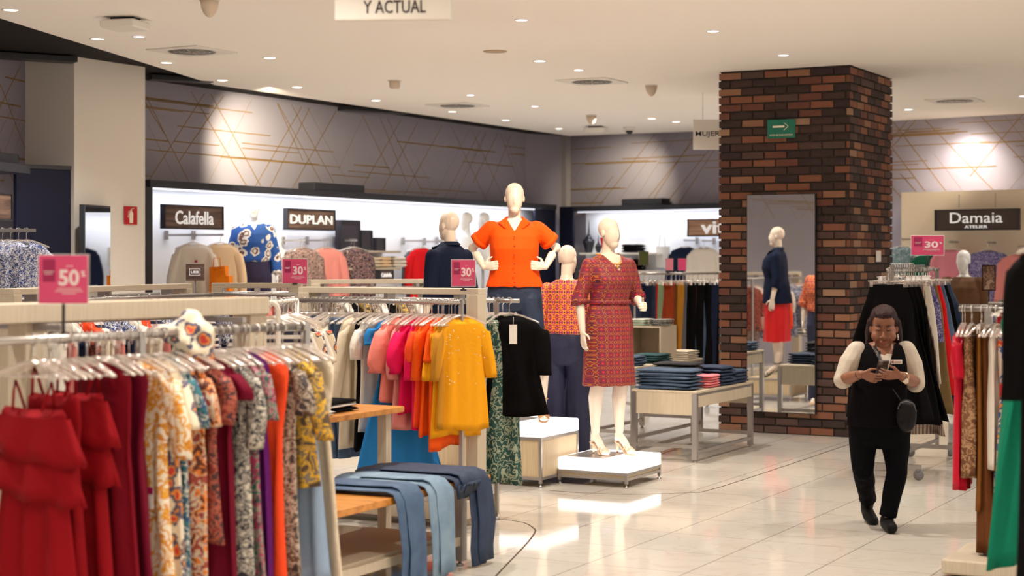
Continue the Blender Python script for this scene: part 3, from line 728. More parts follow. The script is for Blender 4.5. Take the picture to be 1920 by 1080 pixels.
# ------------------------------------------------------------------ gondolas (rack with laminate header and steel rails)
def gondola(P, Q, label, off=.24, rz_=1.49, top=1.577, posts=(0, 1), base=True, sides=(-1, 1), group=None):
    P, Q = Vector((P[0], P[1], 0)), Vector((Q[0], Q[1], 0)); L = (Q - P).length; a = math.atan2(Q.y - P.y, Q.x - P.x)
    t = thing('clothes_gondola', label, 'clothing rack', P, a, group)
    b = MB(); b.rbox(0, L, -.055, .055, top - .042, top, .003); b.build('header_beam', LAM, t)
    for f in posts:
        x = f * (L - .09); b = MB(); b.rbox(x, x + .09, -.06, .06, .06, top - .04, .003); b.build('post', LAM, t)
    for s in sides:
        b = MB(); y = s * off
        b.tube([(.02, y, .03), (.02, y, rz_ - .0), (L - .02, y, rz_), (L - .02, y, .03)][1:3], .015, 8, flat=1)
        b.build('rail', STEEL, t)
        for x in (.02, L - .02):
            b = MB(); b.box(x - .012, x + .012, y - .012, y + .012, .035, rz_ + .014); b.lathe([(.02, 0), (.022, .012), (.008, .016), (.008, .04)], 12, (x, y)); b.build('leg', STEEL, t)
    for f in (.12, .5, .88):
        b = MB(); b.box(f * L - .012, f * L + .012, -off, off, rz_ - .02, rz_ + .005); b.box(f * L - .016, f * L + .016, -.05, .05, rz_, top - .04); b.build('cross_arm', STEEL, t)
    if base:
        b = MB(); b.rbox(.03, L - .03, -off - .02, off + .02, .05, .17, .004); b.build('base', LAM, t)
    return t, P, (Q - P).normalized(), L

# colours of cloth
RED1 = cloth('red', (.23, .002, .006)); RED2 = cloth('bright_red', (.62, .010, .015)); MAROON = cloth('maroon', (.14, .003, .018)); ORED = cloth('orange_red', (.85, .075, .02))
MUST = cloth('mustard', (.78, .33, .008)); ORANGE = cloth('orange', (.85, .10, .008)); MAGE = cloth('magenta', (.72, .008, .09)); SALM = cloth('salmon', (.85, .24, .20)); ROSE = cloth('dusty_rose', (.62, .22, .20))
BLUE = cloth('azure', (.02, .19, .50)); CREAMC = cloth('cream', (.72, .62, .47)); WHITEC = cloth('white', (.72, .66, .58)); BLACKC = mat('cloth_black', (.005, .0045, .005), .9, bump=.3, bscale=35, spec=.05); NAVYC = cloth('navy', (.010, .016, .045))
LBLUE = cloth('powder_blue', (.30, .40, .56)); GREENC = cloth('green', (.004, .17, .095)); BROWNC = cloth('camel_brown', (.20, .075, .015)); DBROWN = cloth('dark_brown', (.045, .014, .008)); KHAKI = cloth('khaki', (.20, .13, .055))
SAGE = cloth('sage', (.28, .38, .22)); RUST = cloth('rust', (.30, .045, .012)); GREYC = cloth('grey', (.12, .12, .14)); PURP = cloth('purple', (.10, .008, .12)); PEACH = cloth('peach', (.80, .58, .36)); MUSTD = cloth('ochre', (.50, .22, .02))
DEN = pat('denim_mid', [(.032, .068, .145), (.07, .125, .22)], 'denim', 7); DENL = pat('denim_light', [(.11, .19, .29), (.24, .34, .44)], 'denim', 5); DEND = pat('denim_dark', [(.008, .020, .055), (.016, .036, .085)], 'denim', 8); DENB = pat('denim_blue', [(.026, .050, .095), (.055, .092, .155)], 'denim', 6)
FL_Y = pat('print_yellow_white', [(.80, .70, .55), (.75, .36, .03), (.62, .22, .02), (.85, .76, .62)], 'blotch', 20)
FL_W = pat('print_white_paisley', [(.78, .68, .52), (.60, .05, .04), (.75, .28, .05), (.08, .08, .14)], 'floral', 14)
FL_T = pat('print_teal', [(.01, .07, .10), (.55, .55, .48), (.01, .05, .16), (.02, .14, .16)], 'blotch', 26, seed=3)
FL_O = pat('print_orange_paisley', [(.10, .02, .01), (.75, .20, .02), (.60, .48, .35), (.32, .04, .02)], 'blotch', 19, seed=5)
FL_R = pat('print_rust_border', [(.20, .02, .01), (.42, .10, .06), (.06, .02, .02)], 'blotch', 30, seed=7)
FL_G = pat('print_green_pink', [(.03, .12, .08), (.30, .25, .22), (.42, .03, .10), (.02, .06, .05)], 'blotch', 24, seed=9)
FL_BW = pat('print_black_white', [(.02, .02, .03), (.48, .43, .36), (.05, .05, .06), (.60, .55, .45)], 'blotch', 34, seed=11)
FL_BR = pat('print_grey_brown', [(.05, .04, .04), (.28, .20, .14), (.45, .38, .30), (.12, .06, .03)], 'blotch', 28, seed=13)
FL_YB = pat('print_ochre_brown', [(.10, .06, .03), (.35, .22, .06), (.75, .42, .02), (.22, .17, .12)], 'blotch', 16, seed=15)
CROCH = pat('crochet_cream', [(.68, .58, .44), (.30, .24, .18)], 'dots', 75)
STRIPE = pat('stripe_navy_white', [(.012, .012, .04), (.70, .66, .62)], 'stripe', 7)
BLUEFL = pat('print_blue_white', [(.02, .05, .22), (.62, .62, .66), (.03, .04, .12)], 'blotch', 40, seed=2)
BLKPK = pat('print_black_pink', [(.02, .012, .02), (.50, .30, .26), (.02, .015, .02), (.35, .22, .18)], 'blotch', 42, seed=4)
BLKFL = pat('print_black_rose', [(.012, .012, .022), (.012, .012, .022), (.45, .25, .25), (.015, .012, .02)], 'blotch', 40, seed=6)
ROSEBL = pat('print_blue_rose', [(.015, .09, .36), (.75, .70, .62), (.16, .06, .05), (.80, .76, .70)], 'floral', 9)
MEDAL = pat('print_medallion', [(.02, .01, .03), (.75, .30, .03), (.70, .05, .02), (.14, .03, .12), (.80, .10, .01), (.72, .28, .03), (.04, .015, .03)], 'lattice', 46)
PLAID = pat('print_plaid', [(.25, .006, .012), (.07, .006, .03), (.36, .10, .012), (.19, .005, .015), (.10, .008, .05), (.20, .006, .02), (.50, .012, .01)], 'lattice', 58)
LEAF = pat('print_green_leaf', [(.006, .05, .04), (.30, .34, .24), (.006, .06, .05)], 'blotch', 20, seed=8)
ZEBRA = pat('print_zebra', [(.015, .012, .012), (.68, .58, .44), (.015, .012, .012), (.68, .58, .44)], 'blotch', 8, seed=1)
REDPR = pat('print_red_blue', [(.60, .02, .02), (.65, .25, .04), (.04, .10, .28), (.62, .5, .4)], 'blotch', 12, seed=12)
BRNPR = pat('print_brown_shine', [(.14, .05, .02), (.42, .24, .12), (.20, .08, .03)], 'blotch', 24, seed=14)
BLUGRN = pat('print_blue_green', [(.08, .20, .24), (.35, .40, .42), (.03, .08, .14), (.16, .30, .26)], 'blotch', 24, seed=16)
PURFL = pat('print_purple_dot', [(.05, .04, .20), (.34, .30, .46), (.04, .03, .14)], 'blotch', 40, seed=18)
STRIPV = pat('stripe_beige', [(.45, .34, .26), (.16, .10, .08)], 'vstripe', 14)

# ------------------------------------------------------------------ figures
V = Vector
def rings(b, rs, n=28, M=None, pw=1.0):
    b.loft([[(cx + rx * math.cos(2 * PI * k / n), cy + ry * math.sin(2 * PI * k / n), z) for k in range(n)] for z, rx, ry, cx, cy in [(r + (0, 0))[:5] if len(r) == 3 else (r if len(r) == 5 else (r[0], r[1], r[2], 0, r[3])) for r in rs]], M=M)
def hand(b, w, d, n, t, curl=(.25, .45), M=None, s=1.0, thumb=(.5, .75, .25), spread=.05, fr=1.0, vary=0.0):
    """w wrist, d finger direction, n direction the palm faces, t thumb side"""
    w = V(w); d = V(d).normalized(); t = V(t); t = (t - d * t.dot(d)).normalized(); n = V(n); n = (n - d * n.dot(d) - t * n.dot(t)).normalized()
    rr_ = []
    for u, hw, th in ((-.01, .022, .018), (.02, .028, .016), (.05, .036, .015), (.078, .039, .013), (.09, .036, .010)):
        rr_.append([w + d * u * s + t * hw * s * math.cos(2 * PI * k / 14) + n * th * s * math.sin(2 * PI * k / 14) for k in range(14)])
    b.loft(rr_, M=M)
    for i, (o, l) in enumerate(((.029, .070), (.010, .078), (-.010, .072), (-.029, .056))):
        base = w + d * .080 * s + t * o * s; dd = (d + t * (o * spread * 30)).normalized(); c1, c2 = curl[0] + vary * (i - 1), curl[1] + vary * (i % 2)
        a = dd * math.cos(c1) + n * math.sin(c1); a2 = dd * math.cos(c1 + c2) + n * math.sin(c1 + c2); a3 = dd * math.cos(c1 + c2 * 1.8) + n * math.sin(c1 + c2 * 1.8)
        p1 = base + a * l * .5 * s; p2 = p1 + a2 * l * .3 * s; p3 = p2 + a3 * l * .22 * s
        b.limb([(*base, .0095 * s * fr), (*p1, .0088 * s * fr), (*p2, .008 * s * fr), (*p3, .0068 * s * fr)], M=M, n=8)
    base = w + d * .022 * s + t * .024 * s; a = (d * thumb[0] + t * thumb[1] + n * thumb[2]).normalized(); a2 = (d * (thumb[0] + .5) + t * thumb[1] * .5 + n * thumb[2]).normalized()
    p1 = base + a * .042 * s; p2 = p1 + a2 * .034 * s
    b.limb([(*base, .013 * s), (*p1, .0105 * s), (*p2, .0075 * s)], M=M, n=8)
def cutfaces(o, pred):
    bm = bmesh.new(); bm.from_mesh(o.data); dl_ = [f for f in bm.faces if pred(f.calc_center_median())]
    bmesh.ops.delete(bm, geom=dl_, context='FACES')
    loose = [v for v in bm.verts if not v.link_faces]; bmesh.ops.delete(bm, geom=loose, context='VERTS')
    for _ in range(10):
        bd = {}
        for e in bm.edges:
            if e.is_boundary:
                a, c = e.verts; bd.setdefault(a, []).append(c); bd.setdefault(c, []).append(a)
        new = {v: (v.co + sum((n.co for n in ns), Vector()) / len(ns)) / 2 for v, ns in bd.items() if len(ns) == 2}
        for v, c in new.items(): v.co = c
    bm.to_mesh(o.data); bm.free()
def m_head(b, M):
    b.ell((0, .018, .055), (.076, .092, .088), M=M); b.ell((0, -.018, .0), (.064, .070, .105), M=M); b.ell((0, -.040, -.072), (.040, .040, .038), M=M)
    b.ell((0, -.086, .0), (.011, .010, .034), 10, M=M)
    for s in (-1, 1): b.ell((s * .074, .012, .012), (.010, .018, .028), 10, M=M)
def figure(label, loc, yaw, arms, lift=.085, w=1.1, hyaw=0.0, tilt=0.0, m=MANN, legs=True, step=((-.02, 0), (.02, 0)), vox=.0052, group=None, name='mannequin', shin=0.0):
    t = thing(name, label, 'mannequin', (loc[0], loc[1], loc[2] + lift), yaw, group); b = MB()
    HM = Matrix.Translation((0, -.005, 1.665)) @ Matrix.Rotation(hyaw, 4, 'Z') @ Matrix.Rotation(tilt, 4, 'X')
    m_head(b, HM)
    b.limb([(0, .015, 1.63, .050), (0, .022, 1.55, .050), (0, .028, 1.49, .062)])
    rings(b, [(1.52, .055, .05, .02), (1.495, .115 * w, .065, .015), (1.465, .160 * w, .078, .012), (1.40, .170 * w, .098, 0), (1.30, .165 * w, .112, -.01), (1.20, .150 * w, .102, -.005), (1.12, .145 * w, .100, 0), (1.03, .172 * w, .122, .01), (.94, .186 * w, .130, .015), (.86, .180 * w, .118, .015), (.80, .12 * w, .08, .01)])
    for s in (-1, 1): b.ell((s * .078 * w, -.066, 1.305), (.070, .058, .062))
    if legs:
        for s, (ox, oy) in zip((-1, 1), step):
            x0 = s * .095 * w; x1 = s * .085 + ox
            b.limb([(x0, .01, .88, .098), (x0 * .98, .0, .70, .082), ((x0 + x1) / 2, -.012 + oy * .4,   .49, .061), (x1, .018 + oy * .8, .36, .060), (x1, .024 + oy, .20, .043), (x1, .020 + oy, .09, .034)])
            b.limb([(x1, .045 + oy, .028, .027), (x1, .03 + oy, .06, .034), (x1 + s * .004, -.04 + oy, .015, .030), (x1 + s * .008, -.115 + oy, -.052, .026), (x1 + s * .006, -.165 + oy, -.066, .017)])
            b.ell((x1 + s * .006, -.14 + oy, -.062), (.036, .045, .016))
    for a in arms:
        sh, el, wr, hd, pn, th, curl = a; sh = V(sh) - V((.006 if sh[0] > 0 else -.006, 0, .018))
        b.limb([(*sh, .045), (*(V(sh) * .5 + V(el) * .5), .044), (*el, .038), (*(V(el) * .6 + V(wr) * .4), .036), (*wr, .025)])
        hand(b, wr, hd, pn, th, curl)
    voxel(b, 'body', m, vox, 3, t)
    return t
def garb(t, name, m, prims, vox=.009, fold=.006, sc=(14, 5), seed=0, cut=None, smooth=3):
    b = MB(); prims(b); o = voxel(b, name, m, vox, smooth, t, disp=folds(fold, sc[0], sc[1], seed))
    if cut: cutfaces(o, cut)
    return o
def heel_shoes(t, m, step=((-.02, 0), (.02, 0)), wedge=False, lift=.085, ankle=True):
    for s, (ox, oy) in zip((-1, 1), step):
        x = s * .085 + ox; b = MB()
        path = [(.075, .005), (.045, -.004), (.0, -.012), (-.06, -.045), (-.10, -.078), (-.19, -.083)]
        b.loft([[(x + s * .004 + hw * cx, y + oy, z + dz) for cx, dz in ((-1, 0), (-.9, -.006), (.9, -.006), (1, 0), (.9, .002), (-.9, .002))] for (y, z), hw in zip(path, (.02, .028, .026, .034, .040, .022))], smooth=False)
        if wedge: b.loft([[(x - .026, .07 + oy, -.005), (x + .026, .07 + oy, -.005), (x + .026, .07 + oy, -lift), (x - .026, .07 + oy, -lift)], [(x - .034, -.05 + oy, -.045), (x + .034, -.05 + oy, -.045), (x + .034, -.05 + oy, -lift), (x - .034, -.05 + oy, -lift)], [(x - .034, -.16 + oy, -.078), (x + .034, -.16 + oy, -.078), (x + .034, -.16 + oy, -lift), (x - .034, -.16 + oy, -lift)]], smooth=False)
        else: b.tube([(x, .055 + oy, 0), (x, .048 + oy, -lift)], [.015, .007], 8)
        for yy, zz, r in ((-.10, -.045, .042), (-.135, -.058, .040)):
            b.tube([(x + s * .006 + r * math.cos(a), yy + oy, zz + .026 * math.sin(a) - .006) for a in [PI * k / 10 for k in range(11)]], .008, 6, flat=1.0)
        if ankle: b.tube([(x + .038 * math.cos(a), .02 + oy + .038 * math.sin(a), .085 - .0) for a in [2 * PI * k / 16 for k in range(17)]], .006, 6)
        b.build('sandal', m, t)
HANG = lambda s, y=0.0, ox=0.0: ((s * .19, .01, 1.44), (s * (.245 + ox), .03 + y, 1.15), (s * (.262 + ox), -.02 + y, .90), (s * .03, -.12, -1), (-s, 0, 0), (0, -1, 0), (.2, .3))
NUDE = mat('sandal_nude', (.62, .42, .28), .45); CORK = mat('cork_wedge', (.45, .22, .10), .7)
DARKJ = pat('jeans_navy', [(.006, .012, .035), (.012, .024, .06)], 'denim', 9)
def trousers(b, w=1.1, zt=1.10, zb=.12, step=((-.02, 0), (.02, 0)), wide=1.0, ex=.012):
    rings(b, [(zt, .150 * w + ex, .104 + ex), (1.03, .174 * w + ex, .124 + ex, .008), (.94, .188 * w + ex, .132 + ex, .014), (.86, .184 * w + ex, .122 + ex, .014), (.79, .15 * w + ex, .09 + ex, .01)])
    for s, (ox, oy) in zip((-1, 1), step):
        x0 = s * .098 * w; x1 = s * .085 + ox
        def k(z):
            f = (.88 - z) / .80; return (x0 + (x1 - x0) * f, oy * f)
        pts = [(.88, .108), (.70, .094), (.49, .074 * wide), (.36, .072 * wide), (.20, .062 * wide), (.12, .060 * wide)]
        pts = [p for p in pts if p[0] > zb] + [(zb, pts[-1][1] if zb < .2 else .068 * wide)]
        b.limb([(*[k(z)[0]], k(z)[1], z, r + ex * .6) for z, r in pts[:-1]])
        z0, r0 = pts[-2]; b.tube([(k(z0)[0], k(z0)[1], z0), (k(zb)[0], k(zb)[1], zb)], [r0 + ex * .6, pts[-1][1] + ex * .6], 16)
def sleeve(b, a, r0, r1, upto=1.0, mid=None):
    sh, el, wr = V(a[0]), V(a[1]), V(a[2])
    if upto <= 1: p = [sh, sh.lerp(el, upto * .5), sh.lerp(el, upto)]
    else: p = [sh, sh.lerp(el, .5), el, el.lerp(wr, (upto - 1) * .5), el.lerp(wr, upto - 1)]
    n = len(p); rs = [r0 + (r1 - r0) * i / (n - 1) for i in range(n)]
    b.limb([(*q, r) for q, r in zip(p[:-1], rs)]); b.tube([p[-2], p[-1]], [rs[-2], rs[-1]], 16)
def collar(t, m, z=1.50, w=.075, y=-.055, drop=.11):
    b = MB()
    for s in (-1, 1):
        pts = [(s * .062, .035, z + .035), (s * .066, -.015, z + .028), (s * .030, -.085, z - .055), (s * .072, -.108, z - .062), (s * .125, -.065, z - .012), (s * .105, .03, z + .002)]
        b.loft([pts, [(x * 1.03, yy - .008, zz + .004) for x, yy, zz in pts]], smooth=False)
    rr_ = [[(.066 * math.cos(a), .022 + .058 * math.sin(a), zz) for a in [PI * k / 12 for k in range(13)]] for zz in (z - .01, z + .04)]
    b.loft(rr_ + [[(x * 1.35, yy * 1.3 + .005, zz - .03) for x, yy, zz in rr_[1]]], caps=(False, False), closed=False)
    b.build('collar', m, t)

# A: orange shirt mannequin, hands on hips, on the tall lit plinth
armsA = []
for s in (-1, 1):
    armsA.append(((s * .185, .01, 1.435), (s * .335, .08, 1.29), (s * .245, -.075, 1.135), (-s * .95, -.35, .12), (0, 1, .1), (0, -.15, 1), (.12, .25)))
tA = figure('white mannequin in orange shirt and dark jeans, hands on hips', (.02, 13.42, .490), 0, armsA, step=((.0, 0), (.14, -.04)))
def shirtA(b):
    rings(b, [(1.515, .068, .055, .01), (1.49, .135, .078, .01), (1.455, .195, .102, .0), (1.38, .205, .135, -.02), (1.28, .200, .150, -.028), (1.15, .192, .142, -.01), (1.05, .205, .150, 0), (.975, .228, .158, .01)])
    for a in armsA: sleeve(b, a, .070, .072, .62)
garb(tA, 'shirt', ORANGE if False else cloth('shirt_orange', (.85, .080, .004)), shirtA, fold=.008, sc=(12, 3), seed=3, vox=.008,
     cut=lambda p: (p.y < -.02 and abs(p.x) < .055 * max(0, (p.z - 1.415)) / .085 * .9) or (p.z < .985 and p.y < 0 and abs(p.x) < .012) or p.z > 1.508)
collar(tA, cloth('shirt_orange', (.85, .080, .004)))
b = MB(); b.box(-.014, .014, -.186, -.180, 1.0, 1.39)
for k in range(6): b.ell((.0, -.186 + (.02 if k == 0 else 0), 1.36 - k * .068), (.0065, .003, .0065), 8, 1)
for k in range(6):
    bo = MB(); bo.ell((0, -.172 - .012 * math.sin(PI * (k + .5) / 6), 1.375 - k * .072), (.007, .006, .007), 8)
    bo.build('button', mat('button_orange', (.42, .03, .005), .4), tA)
for a in armsA:
    b = MB(); e = V(a[0]).lerp(V(a[1]), .62); dv = (V(a[1]) - V(a[0])).normalized(); b.tube([e - dv * .02, e + dv * .02], [.079, .079], 18); b.build('cuff', cloth('shirt_orange', (.85, .080, .004)), tA)
garb(tA, 'jeans', DARKJ, lambda b: trousers(b, zb=.30, step=((.0, 0), (.14, -.04)), wide=.95), fold=.005, seed=5)
b = MB()
for s, (ox, oy) in zip((-1, 1), ((.0, 0), (.14, -.04))):
    x1 = s * .085 + ox; xk = s * .098 * 1.1 + (x1 - s * .098 * 1.1) * .73; b.tube([(xk, oy * .65, .285), (xk, oy * .65, .335)], .079, 20)
b.build('jeans_cuff', pat('jeans_cuff_grey', [(.16, .20, .27), (.28, .31, .36)], 'denim', 9), tA)
heel_shoes(tA, [CORK], ((.0, 0), (.14, -.04)), wedge=True)

# B: patterned dress mannequin on the low lit plinth
yB = math.radians(28)
armB = [((-.185, .01, 1.44), (-.262, .035, 1.16), (-.270, -.03, .90), (-.02, -.18, -1), (1, 0, 0), (0, -1, 0), (.15, .2)),
        ((.185, .01, 1.44), (.275, .05, 1.18), (.20, -.165, 1.09), (-.2, -1, .05), (-1, 0, -.2), (0, -.1, 1), (.9, .9))]
stB = ((-.03, .01), (.0, -.03))
tB = figure('mannequin in red patterned wrap dress and beaded necklace', (.785, 13.50, .214), yB, armB, step=stB, hyaw=.30, w=1.08)
def dressB(b):
    rings(b, [(1.515, .075, .06, .012), (1.49, .145, .08, .01), (1.455, .190, .104, .0), (1.38, .196, .132, -.015), (1.30, .192, .150, -.025), (1.20, .172, .128, -.008), (1.13, .168, .120, 0), (1.03, .198, .142, .008), (.94, .212, .152, .012), (.80, .212, .150, .01), (.60, .222, .152, .01), (.46, .232, .158, .01)])
    for a in armB: sleeve(b, (V(a[0]) + V((0, 0, -.012)), a[1], a[2]), .058, .068, 1.05)
garb(tB, 'dress', PLAID, dressB, fold=.009, sc=(16, 2.5), seed=8, vox=.008, cut=lambda p: (p.y < -.01 and abs(p.x) < (p.z - 1.375) * .62 and p.z > 1.375) or p.z > 1.508 or p.z < .458)
b = MB(); rings(b, [(1.115, .183, .133, .0), (1.145, .181, .131, .0)]); b.build('waistband', PLAID, tB)
for a in armB:
    e = V(a[1]); b = MB(); d_ = (V(a[2]) - V(a[1])).normalized(); q = e + d_ * .035; b.tube([q - d_ * .02, q + d_ * .012], [.068, .076], 18); b.build('cuff', PLAID, tB)
b = MB(); NK = []
for k in range(25):
    a = 2 * PI * k / 24; y = .012 - .108 * math.sin(a); NK.append((.088 * math.cos(a), y if math.sin(a) < 0 else y - .02 * math.sin(a), 1.512 - .080 * max(0, math.sin(a))))
for p_ in NK: b.ell(p_, (.011, .011, .010), 8)
b.ell((0, -.122, 1.41), (.009, .009, .012), 8)
b.build('necklace', mat('beads_amber', (.62, .28, .06), .35), tB)
heel_shoes(tB, NUDE, stB, ankle=False)

# C: medallion blouse mannequin seen from behind
yC = math.radians(152)
armC = [((-.185, .01, 1.44), (-.30, .05, 1.20), (-.30, -.16, 1.10), (.1, -1, 0), (1, 0, 0), (0, 0, 1), (.3, .4)), ((.185, .01, 1.44), (.27, .06, 1.17), (.275, .02, .93), (0, -.1, -1), (-1, 0, 0), (0, -1, 0), (.2, .3))]
tC = figure('mannequin seen from behind in orange medallion print blouse, navy trousers', (.475, 14.28, 0), yC, armC, hyaw=.0, w=1.12)
def blouseC(b):
    rings(b, [(1.525, .072, .06, .012), (1.495, .14, .084, .01), (1.455, .198, .112, .0), (1.38, .212, .14, -.015), (1.28, .214, .152, -.02), (1.18, .204, .142, 0), (1.08, .212, .150, 0), (1.045, .186, .135, 0)])
    for a in armC: sleeve(b, (V(a[0]) + V((0, 0, -.015)), a[1], a[2]), .062, .084, 1.15)
garb(tC, 'blouse', MEDAL, blouseC, fold=.009, sc=(12, 4), seed=2, cut=lambda p: p.z > 1.515)
garb(tC, 'trousers', mat('trouser_navy', (.010, .012, .045), .7, bump=.3), lambda b: trousers(b, zb=-.03, wide=1.45, zt=1.12), fold=.006, seed=6)
b = MB()
for s in (-1, 1):
    x = s * .085; b.rbox(x - .04, x + .04, -.19, .07, -.083, -.035, .01)
b.build('shoes', NUDE, tC)

# D: navy blazer and red skirt mannequin facing left
yD = math.radians(-132)
armD = [HANG(-1), HANG(1)]
tD = figure('mannequin in navy blazer and red skirt turned to the left', (-.535, 14.15, .284), yD, armD, w=1.08)
def blazer(b):
    rings(b, [(1.535, .074, .062, .014), (1.50, .145, .088, .01), (1.455, .205, .118, .0), (1.38, .215, .148, -.015), (1.28, .212, .160, -.02), (1.16, .200, .146, 0), (1.05, .218, .165, .005), (.94, .238, .180, .012), (.84, .246, .186, .015)])
    for a in armD: sleeve(b, (V(a[0]) + V((0, 0, -.015)), a[1], a[2]), .066, .058, 1.45)
NAVB = mat('blazer_navy', (.006, .010, .028), .8, bump=.35, spec=.1)
garb(tD, 'blazer', NAVB, blazer, fold=.010, sc=(9, 2.5), seed=4, cut=lambda p: (p.y < -.02 and p.z > 1.34 and abs(p.x) < (p.z - 1.34) * .4) or p.z > 1.53)
collar(tD, NAVB, 1.512)
garb(tD, 'skirt', mat('satin_red', (.55, .004, .006), .4, bump=.2), lambda b: rings(b, [(1.1, .165, .12), (.94, .212, .155, .01), (.80, .215, .158, .01), (.60, .222, .16, .01), (.36, .235, .17, .01)]), fold=.014, sc=(16, 2), seed=9)
heel_shoes(tD, BLACKM)
def plinth(label, corner, wE1, dE2, h, lb, rz=RZ1, lit=True):
    """corner = right front corner on the floor"""
    t = thing('display_plinth', label, 'plinth', (corner[0], corner[1], 0), rz)
    g = .035
    if lit:
        b = MB(); b.rbox(-wE1, 0, 0, dE2, h - lb, h, .005); b.build('lightbox', LIGHTBOX, t)
        b = MB(); b.rbox(-wE1 * .95, -wE1 * .38, dE2 * .10, dE2 * .80, h, h + .003, .001); b.build('foot_plate', STEEL, t)
    b = MB(); b.box(-wE1 + .008, -.008, .008, dE2 - .008, .075, h - lb); b.build('veneer_box', LAMD, t)
    b = MB(); e = .022
    for x in (-wE1, -e):
        for y in (0, dE2 - e): b.box(x, x + e, y, y + e, .03, h - lb - .001)
    for z in (.055, h - lb - e):
        b.box(-wE1 + e, -e, 0, e - .005, z, z + e); b.box(-wE1 + e, -e, dE2 - e + .005, dE2, z, z + e)
        b.box(-wE1, -wE1 + e - .005, e, dE2 - e, z, z + e); b.box(-e + .005, 0, e, dE2 - e, z, z + e)
    b.build('steel_frame', STEEL, t)
    for x in (-wE1 + .012, -.012):
        for y in (.012, dE2 - .012): b = MB(); b.lathe([(.018, 0), (.018, .008), (.007, .012), (.007, .035)], 12, (x, y)); b.build('foot', STEEL, t)
    if lit: area('lightbox_beam', (-wE1 / 2, dE2 / 2, h + .012), (-wE1 / 2, dE2 / 2, h + 2), wE1 * .9, dE2 * .9, 3, (1, .97, .93), t)
    return t
plinth('tall display plinth with glowing white top under orange shirt mannequin', (.226, 13.02), .74, .66, .486, .10)
plinth('low display plinth with glowing white top under patterned dress mannequin', (.89, 12.98), .60, .66, .21, .095)
c = V((-.535, 14.15, 0)) + E1 * .3 - E2 * .3
plinth('unlit display plinth under the navy blazer mannequin', (c.x, c.y), .6, .6, .28, .0, lit=False)
# E: blue rose blouse mannequin at the left bay
qe = W(475, 484, 19.75)
armE = [HANG(-1, -.01, .01), HANG(1, -.01, .01)]
tE = figure('white mannequin in blue rose print blouse against the white bay', (qe.x, qe.y, .60), math.radians(14), armE, w=1.12, m=MANNW, vox=.007)
def blouseE(b):
    rings(b, [(1.525, .074, .06, .012), (1.495, .14, .084, .01), (1.455, .200, .112, .0), (1.38, .214, .14, -.015), (1.28, .215, .15, -.02), (1.18, .208, .142, 0), (1.08, .205, .148, 0), (1.05, .17, .13, 0)])
    for a in armE: sleeve(b, (V(a[0]) + V((0, 0, -.012)), a[1], a[2]), .066, .062, 1.95)
garb(tE, 'blouse', ROSEBL, blouseE, vox=.011, fold=.009, sc=(12, 4), seed=12, cut=lambda p: (p.y < -.02 and p.z > 1.42 and abs(p.x) < (p.z - 1.42) * .55) or p.z > 1.515)
garb(tE, 'trousers', mat('trouser_purple_navy', (.022, .014, .055), .7), lambda b: trousers(b, zb=.0, wide=1.1), vox=.012, seed=15)
b = MB(); b.rbox(-.3, .3, -.28, .28, 0, .598, .005); tag(b.build('display_plinth', WHITE, None, (qe.x, qe.y, 0), RZ2), 'white plinth under the blue rose blouse mannequin', 'plinth')
# F: mannequin with brown top in the right hand section
qf = W(1806, 484, 19.0)
armF = [HANG(-1), HANG(1)]
tF = figure('white mannequin head in brown top below the Damaia sign', (qf.x, qf.y, -.02), math.radians(-35), armF, w=1.05, m=MANNW, vox=.008)
garb(tF, 'top', mat('brown_knit', (.13, .055, .018), .8), lambda b: (rings(b, [(1.515, .074, .06, .012), (1.49, .14, .084, .01), (1.455, .20, .11, .0), (1.38, .21, .14, -.015), (1.28, .21, .15, -.02), (1.18, .20, .142, 0), (.98, .21, .15, 0)]), [sleeve(b, a, .078, .056, 1.8) for a in armF]), vox=.012, cut=lambda p: p.z > 1.505)
garb(tF, 'trousers', NAVYC, lambda b: trousers(b, zb=.0), vox=.014)
# far white head mannequins in the back corner of the left bay
for px, lb in ((873, 'white mannequin head far back, left of the pair by the wall'), (905, 'white mannequin head far back, right of the pair by the wall')):
    q = W1.at(px, .55, z=0); zt = H - (399 - HY) * q.y / F
    t = thing('display_bust', lb, 'mannequin', (q.x, q.y, zt - 1.80), RZ1 - .6); b = MB(); m_head(b, Matrix.Translation((0, 0, 1.665)) @ Matrix.Scale(1.0, 4)); b.limb([(0, .015, 1.63, .045), (0, .02, 1.5, .05)])
    rings(b, [(1.52, .055, .05), (1.495, .12, .065), (1.46, .18, .085), (1.38, .18, .10), (1.25, .17, .11), (1.05, .17, .11)]); voxel(b, 'torso', MANNW, .009, 2, t)
    b = MB(); b.tube([(0, 0, 1.06), (0, 0, -(zt - 1.80) + .02)], .02, 10); b.lathe([(.16, -(zt - 1.80)), (.16, -(zt - 1.80) + .015), (.02, -(zt - 1.80) + .02)]); b.build('stand', STEEL, t)

